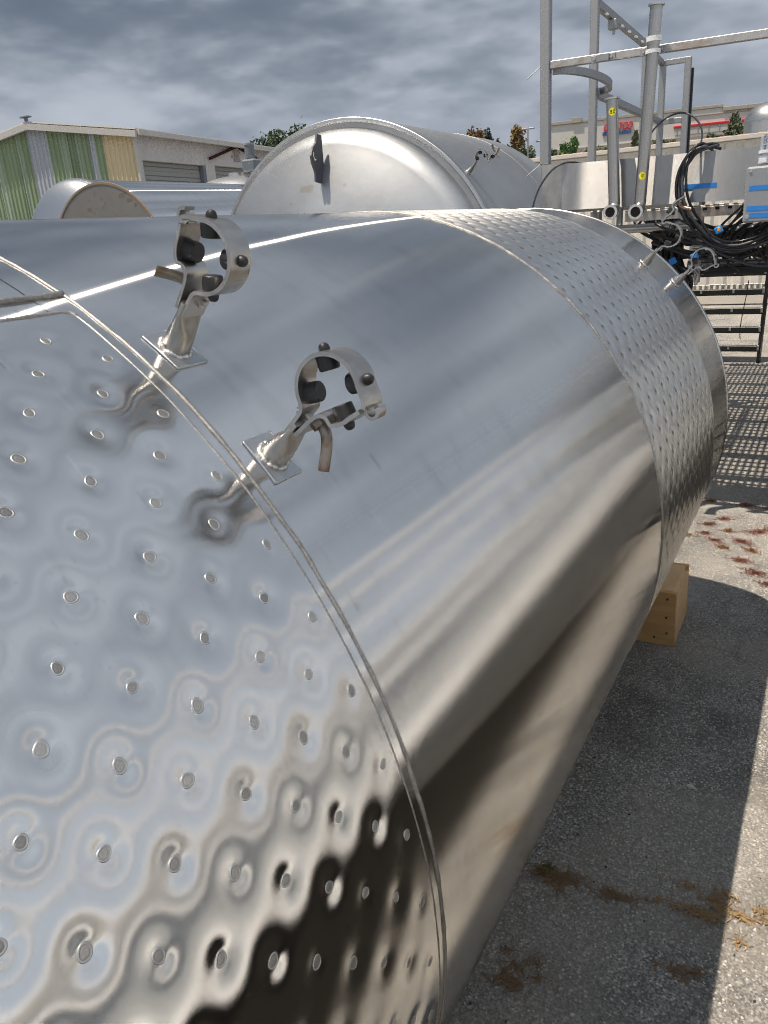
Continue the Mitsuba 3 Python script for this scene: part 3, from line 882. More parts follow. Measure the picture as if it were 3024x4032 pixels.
# the mid rail sweeps back round the corner to the second post
cv = [(-0.262 + 0.13 * math.sin(t), PY + 0.05 + 0.86 * (1 - math.cos(t)) / 2 * 1.0, 2.245) for t in np.linspace(0, np.pi, 24)]
cv = A(cv)
tn = np.gradient(cv, axis=0)
nn = np.stack([tn[:, 1], -tn[:, 0], 0 * tn[:, 0]], -1)
nn /= np.linalg.norm(nn, axis=1, keepdims=True)
Pg = np.stack([cv + nn * s_ * 0.012 + A([0, 0, t_ * 0.017]) for s_, t_ in ((-1, -1), (1, -1), (1, 1), (-1, 1), (-1, -1))], 1)
obj('curved_rail', grid(Pg), 'post_steel', pl)
# second guard loop farther along the deck
post(-0.235, 6.60, 1.81, 2.61, w=0.043)
post(-0.060, 6.60, 1.81, 2.61, w=0.043)
post(-0.036, 6.63, 1.81, 2.54, 'black_paint', 0.026)
rail((-0.215, 6.60, 2.593), (-0.04, 6.60, 2.593), 0.032, 0.036, 'post_steel')
rail((-0.215, 6.60, 2.205), (-0.08, 6.60, 2.205), 0.032, 0.036, 'post_steel')
rail((-0.285, 6.27, 2.24), (-0.235, 6.58, 2.21), 0.032, 0.036, 'post_steel')
rail((-0.285, 6.27, 2.655), (-0.235, 6.58, 2.59), 0.032, 0.036, 'post_steel')
# bolted saddle brackets on the front rail
for x in (-0.008, 0.214):
    z = 2.259 - 0.0204 * (x + 0.26) / 1.0
    b = [cbox((x - 0.040, PY + 0.002, z), (0.030, 0.006, 0.030), 0.001), cbox((x + 0.040, PY + 0.002, z), (0.030, 0.006, 0.030), 0.001)]
    k = 0.030 if x > 0.1 else 0.012
    U = [(x - 0.030, PY + 0.002), (x - 0.026, PY - k), (x, PY - k - 0.006), (x + 0.026, PY - k), (x + 0.030, PY + 0.002)]
    st = trimesh.creation.extrude_polygon(LineString(U).buffer(0.0025, cap_style=2), 0.026, engine='earcut')
    st.apply_translation([0, 0, z - 0.013])
    obj('bracket', cat_(b + [st]), 'post_steel', pl)
    for s_ in (-1, 1):
        obj('bolt', trimesh.creation.cylinder(0.006, 0.012, sections=6, transform=trimesh.transformations.translation_matrix([x + s_ * 0.040, PY - 0.005, z]) @ trimesh.transformations.rotation_matrix(np.pi / 2, [1, 0, 0])), 'steel_bright', pl)
for k in range(6):
    f = (k + 0.6) / 6.4
    obj('rail_slot', box((-0.2585, 4.95 + f * 1.2, 2.648), (0.012, 0.05, 0.008)), 'white_plastic', pl)
obj('hook', cat_([cbox((-0.255, 5.20, 2.615), (0.05, 0.05, 0.05), 0.004), tube([(-0.25, 5.2, 2.59), (-0.25, 5.2, 2.565)], 0.008, 8)]), 'post_steel', pl)
for z0 in (2.270, 1.840):
    obj('tie_wire', tube([(-0.30, PY + 0.01, z0), (-0.345, PY - 0.005, z0 - 0.035), (-0.372, PY - 0.01, z0 - 0.055)], 0.0022, 6), 'post_steel', pl)
# fascia with a rolled left corner
prof = [(-0.305, PY + 0.30), (-0.309, PY + 0.10), (-0.306, PY + 0.02), (-0.298, PY + 0.002), (-0.270, PY - 0.001), (-0.190, PY)]
obj('end_plate', place(trimesh.creation.extrude_polygon(LineString(prof).buffer(0.003, cap_style=2), 0.218, engine='earcut'), (0, 0, 1.611), np.eye(3)), 'end_steel', pl, smooth=25)
xs = np.linspace(-0.190, 1.75, 60)
yf = PY + 0.004 - 0.016 * np.exp(-((xs + 0.19) / 0.05) ** 2) + 0.003 * np.sin(xs * 9)
zo = -0.014 * (xs + 0.19) / 0.9
Pf = np.stack([np.stack([xs, yf - 0.003, 1.611 + zo], -1), np.stack([xs, yf - 0.003, 1.823 + zo], -1), np.stack([xs, yf + 0.003, 1.823 + zo], -1), np.stack([xs, yf + 0.003, 1.611 + zo], -1)], 1)
fuv = np.stack([np.repeat(xs, 2), np.tile([0, 0.212], len(xs))], -1)
obj('fascia', flip(grid(Pf[:, :2])), 'fascia_steel', pl, smooth=True, uv=fuv)
obj('fascia_back', flip(grid(Pf[:, 1:])), 'post_steel', pl)
obj('fascia', cbox((1.75, 6.4, 1.71), (0.006, 4.6, 0.21), 0.001), 'fascia_steel', pl)
obj('fascia', cbox((-0.307, 6.4, 1.71), (0.006, 4.1, 0.21), 0.001), 'fascia_steel', pl)
bars = [box((x, 6.40, 1.785), (0.013, 4.62, 0.034)) for x in np.arange(-0.27, 1.74, 0.041)]
bars += [box((0.72, y, 1.790), (2.0, 0.030, 0.014)) for y in np.arange(4.15, 8.70, 0.095)]
bars += [box((0.72, y, 1.745), (2.0, 0.085, 0.045)) for y in np.arange(4.56, 8.75, 0.50)]
obj('deck_grating', cat_(bars), 'post_steel', pl)
for x, y in ((-0.26, 4.10), (-0.10, 4.35), (1.70, 4.10), (-0.26, 8.65), (1.70, 8.65)):
    obj('leg', cbox((x, y, 0.80), (0.05, 0.05, 1.60), 0.004), 'post_steel', pl)
# slotted channel and pipe runs below the fascia
ch = [cbox((0.57, PY + 0.12, 1.585), (0.95, 0.04, 0.006), 0.001), cbox((0.57, PY + 0.10, 1.558), (0.95, 0.004, 0.045), 0.001)]
obj('slotted_channel', cat_(ch), 'rail_steel', pl)
for k in range(9):
    obj('slot', box((0.30 + k * 0.055, PY + 0.0965, 1.570), (0.018, 0.003, 0.012)), 'ink', pl)
for (z, y, r_, x0, x1_) in ((1.50, 4.32, 0.022, -0.20, 0.42), (1.405, 4.30, 0.020, 0.40, 1.6), (1.30, 4.50, 0.022, 0.35, 1.6), (1.46, 4.6, 0.026, 0.2, 1.6)):
    obj('pipe_run', tube([(x0, y, z), (x1_, y, z)], r_, 16), 'steel_bright', pl, smooth=40)
for x, z0, z1 in ((0.02, 1.42, 1.61), (0.42, 1.22, 1.61), (0.78, 1.20, 1.61), (1.05, 0.95, 1.4)):
    obj('hanger', cbox((x, 4.36, (z0 + z1) / 2), (0.028, 0.028, z1 - z0), 0.003), 'post_steel', pl)
for z in (1.435, 1.355, 1.275):
    obj('cable_tray', cbox((0.90, 4.42, z), (1.25, 0.10, 0.035), 0.004), 'black_paint', pl)


# loose pipes leaning on the fascia
def stub_pipe(name, top, bot, text, tsign, lab, film=False, y_=3.985):
    t_ = thing(name, lab, 'pipe', None)
    a, b = A(top, float), A(bot, float)
    d = (b - a) / np.linalg.norm(b - a)
    rr = 0.0265
    path = [a + d * s for s in np.linspace(0, np.linalg.norm(b - a) - 0.05, 14)]
    e = path[-1]
    path += [e + d * 0.05 * math.sin(t) + A([0, -0.05, 0]) * (1 - math.cos(t)) for t in np.radians(np.linspace(15, 90, 8))]
    path += [path[-1] + A([0, -0.03, 0])]
    obj('tube', tube(path, rr, 24, caps=False), 'pipe_steel', t_, smooth=40)
    end = path[-1]

    def ring(o, axis, r_in, r_out, th_):
        m_ = trimesh.creation.annulus(r_in, r_out, th_, sections=32)
        m_.apply_transform(trimesh.geometry.align_vectors([0, 0, 1], axis))
        m_.apply_translation(o)
        return m_
    obj('ferrule', ring(end, [0, -1, 0], 0.0225, 0.0335, 0.012), 'steel_bright', t_, smooth=30)
    obj('ferrule', ring(a, -d, 0.022, 0.0345, 0.007), 'steel_bright', t_, smooth=30)
    obj('bore', flip(tube([end + A([0, -0.004, 0]), end + A([0, 0.03, 0.0])], 0.0225, 20)), 'ink', t_, smooth=30)
    # round yellow number sticker, wrapped on the tube
    L = np.linalg.norm(b - a)
    o = a + d * (tsign * L)
    view = CAM - o
    view = view - d * (view @ d)
    view /= np.linalg.norm(view)
    side = np.cross(view, -d)

    def wrap(m_, off):
        v = m_.vertices
        ang = v[:, 0] / rr
        m_ = m_.copy()
        m_.vertices = o + np.cos(ang)[:, None] * view * (rr + off) + np.sin(ang)[:, None] * side * (rr + off) - d * v[:, 1:2] + 0 * v[:, 2:]
        return m_
    yy_, xx_ = np.meshgrid(np.linspace(0, 1, 6), np.linspace(0, 2 * np.pi, 25))
    disc = grid(np.stack([yy_ * 0.0165 * np.cos(xx_), yy_ * 0.0165 * np.sin(xx_), 0 * xx_], -1))
    obj('sticker', wrap(disc, 0.0008), 'sticker_yellow', t_, smooth=True)
    tm = meshkit.text_mesh(text, 0.015, 0.0004, bold=True)
    tm.vertices[:, 0] -= tm.bounds[:, 0].mean()
    tm.vertices[:, 1] -= tm.bounds[:, 1].mean()
    z = tm.vertices[:, 2].copy()
    w_ = wrap(tm, 0.0014)
    obj('sticker_number', w_, 'ink', t_)
    if film:
        s = np.linspace(0.02, 0.15, 14)
        obj('plastic_film', tube([a + d * q for q in s], rr + 0.0022 + 0.0012 * np.sin(s * 150), 18, caps=False), 'film', t_, smooth=True)
    return t_


add('film', {'type': 'thindielectric'})
stub_pipe('steel_pipe', (0.055, 3.985, 2.072), (0.083, 3.985, 1.585), '18', 0.115, 'short steel pipe leaning on the fascia with yellow number sticker near its top')
stub_pipe('steel_pipe', (0.234, 3.985, 2.412), (0.199, 3.985, 1.578), '9', 0.815, 'tall steel pipe clamped to the front rail with yellow number sticker near its foot', film=True)
pp = num('clamp_bushing')
c = A([0.2285, 3.985, 2.259])
obj('clamp_bushing', cat_([trimesh.creation.annulus(0.027, 0.032, 0.020, sections=28, transform=trimesh.transformations.translation_matrix(c + A([0.001, 0, 0.024]))),
                           trimesh.creation.annulus(0.027, 0.032, 0.016, sections=28, transform=trimesh.transformations.translation_matrix(c + A([-0.001, 0, -0.024])))]),
    'white_plastic', smooth=30, label='white plastic bushing round the tall pipe at the rail bracket', category='bushing')

# junction box, conduit and tape
jb = thing('junction_box', 'grey electrical junction box with blue tape strips hanging on the platform fascia', 'box')
obj('cover', cbox((0.88, 3.965, 1.612), (0.45, 0.10, 0.226), 0.008), 'box_grey', jb)
for x, z in ((0.672, 1.708), (0.672, 1.522)):
    obj('screw', trimesh.creation.cylinder(0.006, 0.006, sections=14, transform=trimesh.transformations.translation_matrix([x, 3.914, z]) @ trimesh.transformations.rotation_matrix(np.pi / 2, [1, 0, 0])), 'steel_bright', jb, smooth=30)
for z, x0 in ((1.638, 0.672), (1.556, 0.668), (1.527, 0.680)):
    obj('tape_strip', box((x0 + 0.09, 3.9140, z), (0.18, 0.0012, 0.020), [[1, 0, -0.02], [0, 1, 0], [0.02, 0, 1]]), 'tape_blue', jb)
cd = thing('conduit', 'grey plastic conduit stub with printed lettering on top of the junction box', 'conduit')
obj('tube', tube([(0.722, 3.965, 1.735), (0.722, 3.965, 1.842)], 0.026, 24), 'conduit_grey', cd, smooth=40)
obj('collar', trimesh.creation.annulus(0.026, 0.0305, 0.012, sections=28, transform=trimesh.transformations.translation_matrix([0.722, 3.965, 1.782])), 'white_plastic', cd, smooth=30)
obj('fitting', trimesh.creation.cylinder(0.030, 0.030, sections=28, transform=trimesh.transformations.translation_matrix([0.722, 3.965, 1.750])), 'conduit_grey', cd, smooth=30)
obj('barcode_label', cbox((0.713, 3.930, 1.747), (0.030, 0.002, 0.018), 0.0005), 'white_plastic', cd)
tm = meshkit.text_mesh('44 CON', 0.014, 0.0006, bold=True)
tm.vertices[:, 0] -= tm.bounds[:, 0].mean()
tm.vertices[:, 1] -= tm.bounds[:, 1].mean()
tm.vertices[:, 0] *= 0.82
v = tm.vertices.copy()
ang = v[:, 1] / 0.026 + 0.25
tm.vertices = np.stack([0.722 - 0.0268 * np.sin(ang), 3.965 - 0.0268 * np.cos(ang), 1.818 + v[:, 0]], -1)
obj('lettering', tm, 'ink_soft', cd)
obj('tape_strip', box((0.448, PY - 0.0025, 1.670), (0.150, 0.0015, 0.021), [[1, 0, -0.02], [0, 1, 0], [0.02, 0, 1]]), 'tape_blue', pl)

# cables
cb = thing('cable_coil', 'thick coil of black cables looped over the fascia and hanging below it', 'cable')
for k in range(6):
    j = rng.normal(0, 0.007, (10, 3))
    f = (k - 2.5) * 0.0085
    pts = A([(0.50 + f, PY + 0.03, 1.826), (0.455 + f, PY - 0.03, 1.832 - f * 0.4), (0.405 + f * 0.7, PY - 0.05, 1.795), (0.378 + f, PY - 0.06, 1.71), (0.395 + f, PY - 0.05, 1.60),
             (0.440 + f, PY - 0.02, 1.50), (0.52 + f * 0.6, PY, 1.425 + f * 0.5), (0.62, PY + 0.01, 1.392 + f), (0.74, PY + 0.02, 1.425 + f), (0.90, PY + 0.05, 1.52 + f)]) + j
    obj('cable', tube(spline(pts, 60), 0.0065, 8), 'cable_grey' if k in (1, 4) else 'cable_black', cb, smooth=True)
lp_ = thing('cable_loop', 'single thin black cable arching above the fascia behind the tall pipe', 'cable')
obj('cable', tube(spline([(0.20, PY + 0.06, 1.90), (0.26, PY + 0.05, 1.965), (0.355, PY + 0.03, 1.985), (0.43, PY + 0.01, 1.93), (0.445, PY, 1.865), (0.425, PY - 0.03, 1.80)], 50), 0.0042, 8), 'cable_grey', lp_, smooth=True)
lc = thing('cable_loop', 'black cable drooping over the left corner of the fascia', 'cable')
obj('cable', tube(spline([(-0.10, PY + 0.06, 1.818), (-0.155, PY - 0.005, 1.829), (-0.21, PY - 0.035, 1.815), (-0.285, PY - 0.055, 1.735), (-0.330, PY - 0.06, 1.61), (-0.345, PY - 0.05, 1.40)], 50), 0.0048, 8), 'cable_grey', lc, smooth=True)
bd = thing('cable_bundle', 'tangled bundle of black cables hanging below the platform deck', 'cable')
gq = np.random.default_rng(21)
for k in range(42):      # the hanging hank
    x0 = 0.14 + 0.16 * gq.random()
    w_ = gq.normal(0, 0.02, (6, 3))
    pts = A([(x0, 4.45, 1.56), (x0 - 0.02 + 0.08 * gq.random(), 4.40, 1.50), (0.20 + 0.12 * gq.random(), 4.38, 1.38), (0.27 + 0.10 * gq.random(), 4.38, 1.22), (0.30 + 0.10 * gq.random(), 4.40, 1.06), (0.32 + 0.12 * gq.random(), 4.42, 0.90)]) + w_
    obj('cable', tube(spline(pts, 36), 0.006 + 0.003 * gq.random(), 7), 'cable_black', bd, smooth=True)
for k in range(11):      # loose loops running right
    z0 = 1.44 + 0.13 * gq.random()
    sag = 0.05 + 0.17 * gq.random()
    x0, x1_ = 0.20 + 0.2 * gq.random(), 0.75 + 0.7 * gq.random()
    pts = A([(x0 + (x1_ - x0) * f, 4.22 + 0.25 * gq.random() * 0.3 + 0.1 * math.sin(k), z0 + 0.1 * f - sag * 4 * f * (1 - f)) for f in np.linspace(0, 1, 6)]) + gq.normal(0, 0.012, (6, 3))
    obj('cable', tube(spline(pts, 40), 0.0055 + 0.0035 * gq.random(), 7), 'cable_black' if k % 4 else 'cable_grey', bd, smooth=True)
for k in range(18):      # steep strands up towards the box
    x0 = 0.62 + 0.30 * gq.random()
    pts = A([(x0, 4.15, 1.60), (x0 - 0.04, 4.13, 1.53), (x0 - 0.10 - 0.08 * gq.random(), 4.15, 1.43), (x0 - 0.14 + 0.1 * gq.random(), 4.2, 1.30 + 0.05 * gq.random())]) + gq.normal(0, 0.012, (4, 3))
    obj('cable', tube(spline(pts, 28), 0.0055, 7), 'cable_black', bd, smooth=True)
for x, z, y in ((0.315, 1.335, 4.26), (0.345, 1.145, 4.26), (0.545, 1.475, 4.05), (0.44, 1.36, 4.10), (0.27, 1.02, 4.3)):
    obj('tape_flag', cbox((x, y, z), (0.035, 0.012, 0.032), 0.004, [[0.9, 0, 0.43], [0, 1, 0], [-0.43, 0, 0.9]]), 'tape_blue', bd)
obj('cable_tag', cbox((0.548, 4.035, 1.478), (0.014, 0.006, 0.016), 0.002), 'orange_bit', bd)
hw = thing('hanging_wire', 'thin black wire hanging down in front of the black ladder', 'wire')
obj('wire', tube(spline([(0.66, 4.4, 1.22), (0.65, 4.4, 1.1), (0.64, 4.4, 0.98), (0.645, 4.4, 0.93)], 20), 0.0025, 6), 'cable_black', hw, smooth=True)

# black ladder stair at the far end of the platform
ld = thing('ladder', 'black metal ladder with wide flat rungs standing behind the platform', 'ladder')
for k in range(6):
    z = 0.150 + 0.195 * k
    y = 9.18 + 0.012 * k
    obj('rung', cbox((-0.04, y, z), (0.88, 0.075, 0.062), 0.004), 'black_paint', ld)
    for x in (-0.22, 0.10, 0.39):
        obj('clip', cbox((x, y - 0.041, z + 0.012), (0.022, 0.006, 0.038 if x < 0.3 else 0.055), 0.001), 'steel_bright' if x > 0.3 else 'post_steel', ld)
for x in (-0.49, 0.405):
    obj('stringer', square_tube((x, 9.17, 0.0), (x + 0.02, 9.26, 1.75), 0.03, 0.06), 'black_paint', ld)
gr = thing('grating_plank', 'silver serrated grating plank seen between the ladder rungs', 'plank')
obj('rail', cbox((0.1, 10.6, 0.70), (2.2, 0.02, 0.010), 0.001), 'steel_bright', gr)
obj('rail', cbox((0.1, 10.6, 0.60), (2.2, 0.02, 0.010), 0.001), 'post_steel', gr)
for k in range(34):
    obj('tooth', cbox((-0.95 + k * 0.065, 10.6, 0.655), (0.036, 0.018, 0.085), 0.002), 'steel_bright', gr)
for x in (-0.9, 1.1):
    obj('leg', cbox((x, 10.65, 0.30), (0.04, 0.04, 0.60), 0.003), 'post_steel', gr)

# ------------------------------------------------------------------ background
# white corrugated shipping container
ct = thing('shipping_container', 'white corrugated shipping container behind the platform', 'container')
CY, CX0, CX1 = 15.0, -5.2, 3.6
pitch = 0.278
pts = []
x = CX0
while x < CX1:
    pts += [(x, 0), (x + 0.07, 0), (x + 0.115, 0.05), (x + 0.19, 0.05), (x + 0.235, 0)]
    x += pitch
pts = A(pts)
Pg = np.stack([np.stack([pts[:, 0], CY + pts[:, 1], np.full(len(pts), z)], -1) for z in (0.15, 2.54)], 1)
obj('side_wall', flip(grid(Pg)), 'container_white', ct)
# sloping tops of the corrugations under the top rail
Pg = np.stack([np.stack([pts[:, 0], CY + pts[:, 1], np.full(len(pts), 2.54)], -1), np.stack([pts[:, 0], CY + 0 * pts[:, 1], np.full(len(pts), 2.615)], -1)], 1)
obj('corrugation_top', flip(grid(Pg)), 'container_white', ct)
obj('top_rail', cbox(((CX0 + CX1) / 2, CY + 0.02, 2.660), (CX1 - CX0, 0.16, 0.07), 0.006), 'container_top', ct)
obj('bottom_rail', cbox(((CX0 + CX1) / 2, CY + 0.02, 0.10), (CX1 - CX0, 0.06, 0.16), 0.006), 'container_top', ct)
obj('roof', cbox(((CX0 + CX1) / 2, CY + 1.22, 2.685), (CX1 - CX0, 2.4, 0.03), 0.004), 'container_white', ct)
obj('end_wall', cbox((CX0 - 0.02, CY + 1.22, 1.32), (0.05, 2.4, 2.6), 0.006), 'container_white', ct)
obj('end_wall', cbox((CX1 + 0.02, CY + 1.22, 1.32), (0.05, 2.4, 2.6), 0.006), 'container_white', ct)
for k in range(26):
    x = CX0 + 1.7 + 0.27 * k + rng.uniform(-0.05, 0.05)
    obj('rust_patch', cbox((x, CY + 0.0, 2.697 + rng.uniform(0, 0.004)), (rng.uniform(0.08, 0.2), 0.05, 0.012), 0.003), 'rust_pink', ct)

# upright silver tank behind the container
c = pol(-4.55, 22.0, 0)
vt = thing('upright_tank', 'upright silver tank with a domed top standing behind the container at right', 'tank')
rr, ht = 0.60, CAM[2] + 22 * 0.0865
pr = [(rr, 0.0), (rr, ht)] + [(rr * math.cos(a), ht + 0.42 * math.sin(a)) for a in np.radians(np.linspace(4, 89, 16))]
mm_ = revolve_y((0, 0), pr, 96)
v = mm_.vertices.copy()
mm_.vertices = np.stack([v[:, 0] + c[0], v[:, 2] + c[1], v[:, 1]], -1)
obj('shell', mm_, 'steel_bright', vt, smooth=40)
obj('seam_band', trimesh.creation.annulus(rr - 0.01, rr + 0.008, 0.04, sections=96, transform=trimesh.transformations.translation_matrix([c[0], c[1], ht])), 'steel_satin', vt, smooth=30)

# green, grey and cream sheet-metal warehouse
wh = thing('warehouse', 'sheet metal warehouse with green, grey and cream striped gable and grey front with roller doors', 'warehouse')
WC, WF, WG = A([-20.23, 21.15]), A([-0.121, 0.9927]), A([-0.9927, -0.121])
OUT_G = -WF        # outward normal of the gable wall
OUT_F = -WG        # outward normal of the long front
EAVE, APX, SA = 5.44, 6.08, 4.40


def wpt(base, d, s, z, n=None, off=0.0):
    p = WC + d * s + (n * off if n is not None else 0)
    return A([p[0], p[1], z])


def ribbed(d, nrm, s0, s1, z0, ztop, pitch_, depth, mat, name):
    q, s = [], s0
    while s < s1 - 1e-6:
        for a, o in ((0, 0), (0.55, 0), (0.68, depth), (0.86, depth), (0.99, 0)):
            q.append((min(s + a * pitch_, s1), o))
        s += pitch_
    P_ = np.stack([np.stack([wpt(None, d, s_, z0, nrm, o_), wpt(None, d, s_, ztop(s_), nrm, o_)], 0) for s_, o_ in q], 0)
    m_ = grid(P_)
    obj(name, m_, mat, wh)


ztop = lambda s: EAVE + (APX - EAVE) * (s / SA) if s < SA else APX - (APX - EAVE) * ((s - SA) / SA)
cuts = [(0.05, 1.36, 'panel_cream'), (1.36, 1.75, 'panel_green'), (1.75, 1.98, 'panel_grey'), (1.98, 2.35, 'panel_green'), (2.35, 2.62, 'panel_green_pale'), (2.62, 2.9, 'panel_green'),
        (2.9, 3.25, 'panel_green_pale'), (3.25, 3.82, 'panel_green'), (3.82, 4.72, 'panel_grey'), (4.72, 5.1, 'panel_green'), (5.1, 5.35, 'panel_green_pale'), (5.35, 6.1, 'panel_green'), (6.1, 6.5, 'panel_green_pale'), (6.5, 8.75, 'panel_green')]
for s0, s1, mt in cuts:
    ribbed(WG, OUT_G, s0, s1, 0.0, lambda s: ztop(s) - 0.12, 0.195, 0.045, mt, 'gable_panel')
FL = 26.0
segs = [(0.05, 0.18, 0.0, 5.36), (0.18, 3.94, 4.52, 5.36), (3.94, 4.58, 0.0, 5.36), (4.58, 8.4, 4.55, 5.36), (8.4, FL, 0.0, 5.36)]
for s0, s1, z0, z1 in segs:
    ribbed(WF, OUT_F, s0, s1, z0, lambda s, z1=z1: z1, 0.16, 0.012, 'facade_grey', 'front_panel')


def wbox(d, nrm, s0, s1, z0, z1, off, th_, mat, name, r_=0.01):
    c_ = wpt(None, d, (s0 + s1) / 2, (z0 + z1) / 2, nrm, off)
    obj(name, cbox(c_, (s1 - s0, th_, z1 - z0), r_, [[d[0], d[1], 0], [nrm[0], nrm[1], 0], [0, 0, 1]]), mat, wh)


for s0, s1, zt in ((0.18, 3.94, 4.52), (4.58, 8.4, 4.55)):
    z = zt
    while z > 2.6:
        wbox(WF, OUT_F, s0 + 0.02, s1 - 0.14, z - 0.15, z - 0.012, -0.22, 0.03, 'door_grey', 'door_slat', 0.012)
        z -= 0.15
    wbox(WF, OUT_F, s0 + 0.02, s1 - 0.14, 0.0, z, -0.22, 0.03, 'door_grey', 'roller_door')
    wbox(WF, OUT_F, s1 - 0.14, s1, 0.0, zt - 0.01, -0.11, 0.2, 'door_jamb', 'door_jamb')
    wbox(WF, OUT_F, s0, s1, zt - 0.01, zt + 0.02, -0.10, 0.2, 'facade_grey', 'door_lintel')
wbox(WG, OUT_G, -0.04, 0.06, 0, EAVE - 0.1, 0.03, 0.10, 'trim_pale', 'corner_trim')
# roof, eaves trim along the front and barge boards on the gable
rid = wpt(None, WG, SA, APX + 0.10, OUT_G, 0.25)


def slab(p0, p1, p2, p3, th_, mat, name):
    P_ = A([p0, p1, p2, p3])
    n = np.cross(P_[1] - P_[0], P_[3] - P_[0])
    n /= np.linalg.norm(n)
    if n[2] < 0:
        n = -n
    obj(name, trimesh.convex.convex_hull(np.vstack([P_, P_ + n * th_])), mat, wh)


def fw(s_g, s_f, z):
    p = WC + WG * s_g + WF * s_f
    return A([p[0], p[1], z])


slab(fw(-0.25, -0.25, EAVE - 0.03), fw(-0.25, FL, EAVE - 0.03), fw(SA, FL, APX + 0.03), fw(SA, -0.25, APX + 0.03), 0.05, 'roof_pale', 'roof')
slab(fw(2 * SA + 0.25, -0.25, EAVE - 0.03), fw(2 * SA + 0.25, FL, EAVE - 0.03), fw(SA, FL, APX + 0.03), fw(SA, -0.25, APX + 0.03), 0.05, 'roof_pale', 'roof')
for s0, s1, z0, z1 in ((-0.28, SA, EAVE - 0.17, APX - 0.10), (2 * SA + 0.28, SA, EAVE - 0.17, APX - 0.10)):
    p, q = fw(s0, -0.28, z0), fw(s1, -0.28, z1)
    obj('barge_board', square_tube(p, q, 0.10, 0.20), 'trim_pale', wh)
obj('eaves_gutter', square_tube(fw(-0.31, -0.2, EAVE - 0.11), fw(-0.31, FL, EAVE - 0.11), 0.12, 0.17), 'trim_pale', wh)
obj('ridge_vent', cat_([cbox(fw(SA, -0.24, APX + 0.13), (0.10, 0.10, 0.12), 0.01), cbox(fw(SA, -0.24, APX + 0.21), (0.42, 0.2, 0.05), 0.01)]), 'door_jamb', wh)
# timber gable ornament and faded emblem on the front
ap = wpt(None, WF, 6.25, 5.33, OUT_F, 0.10)
for s_e in (4.15, 8.35):
    obj('brown_brace', square_tube(ap, wpt(None, WF, s_e, 4.76, OUT_F, 0.10), 0.08, 0.09), 'brown_trim', wh)
obj('brown_brace', cbox(ap + A([0, 0, 0.05]), (0.5, 0.12, 0.12), 0.01, [[WF[0], WF[1], 0], [OUT_F[0], OUT_F[1], 0], [0, 0, 1]]), 'brown_trim', wh)
for (ds_, dz, w_, h_) in ((-0.10, 0.0, 0.62, 0.09), (0.0, 0.16, 0.34, 0.20), (-0.22, 0.17, 0.10, 0.10), (0.22, 0.17, 0.10, 0.10), (0.0, -0.12, 0.46, 0.10), (-0.1, 0.32, 0.25, 0.08)):
    wbox(WF, OUT_F, 6.25 + ds_ - w_ / 2, 6.25 + ds_ + w_ / 2, 4.93 + dz - h_ / 2, 4.93 + dz + h_ / 2, 0.022, 0.02, 'emblem_grey', 'emblem', 0.008)
wbox(WG, OUT_G, 8.7, 8.8, 0, EAVE - 0.1, 0.02, 0.10, 'trim_pale', 'corner_trim')
obj('back_wall', cbox(fw(2 * SA, FL / 2, EAVE / 2), (FL, 0.1, EAVE - 0.1), 0.01, [[WF[0], WF[1], 0], [OUT_F[0], OUT_F[1], 0], [0, 0, 1]]), 'facade_grey', wh)

# big store on the rise
st = thing('store_building', 'large pale store with red and blue wall sign on the rise beyond the container', 'store')
SD, SAZ = 250.0, -11.0
SF = dirv(SAZ)
SR = A([SF[1], -SF[0], 0])
SO = A([CAM[0], CAM[1], 0]) + SF * SD


def sx(az):
    return SD * math.tan(math.radians(az - SAZ))


def sz(tan, az):
    return CAM[2] + tan * SD / math.cos(math.radians(az - SAZ))


def sbx(x0, x1_, z0, z1, y0, y1, mat, name, r_=0.05):
    c_ = SO + SR * (x0 + x1_) / 2 + SF * (y0 + y1) / 2 + A([0, 0, (z0 + z1) / 2])
    obj(name, cbox(c_, (x1_ - x0, y1 - y0, z1 - z0), r_, [SR, SF, [0, 0, 1]]), mat, st)


xl, xr = sx(-17.8), sx(2.0)
zb, zt = 15.0, sz(0.1085, -14)
sbx(xl, xr, zb, zt - 0.9, 0, 60, 'store_wall', 'wall')
sbx(xl - 0.3, sx(-16.5), zt - 0.9, zt - 0.1, -0.4, 40, 'store_cap', 'parapet')
sbx(sx(-16.5), sx(-15.85), zt - 0.9, zt + 0.5, -0.6, 40, 'store_cap', 'parapet')
sbx(sx(-15.85), sx(-7.36), zt - 0.9, zt - 0.15, -0.3, 40, 'store_cap', 'parapet')
sbx(sx(-7.36), xr, zt - 1.9, zt - 0.95, -0.5, 30, 'store_cap', 'parapet')
sbx(sx(-8.73), xr, zt - 0.6, zt + 0.25, 14, 40, 'store_cap', 'parapet')
sbx(sx(-12.0), xr, zt - 2.5, zt - 2.2, -0.25, 0.2, 'store_cap', 'cornice')
sbx(sx(-10.19), sx(-4.0), sz(0.0895, -8) - 0.15, sz(0.0895, -8) + 0.35, -0.5, -0.05, 'sign_red', 'awning')
sbx(sx(-10.1), sx(-4.0), sz(0.0845, -8) - 0.8, sz(0.0845, -8) + 0.3, -0.3, -0.05, 'awning_grey', 'window_band')
for az in np.arange(-10.0, -4.2, 0.62):
    sbx(sx(az), sx(az) + 0.25, sz(0.0845, az) - 0.8, sz(0.0895, az) - 0.2, -0.45, -0.32, 'store_low', 'awning_post')
sbx(xl, xr, 14.6, sz(0.079, -12), -0.6, 0.0, 'store_low', 'plinth')


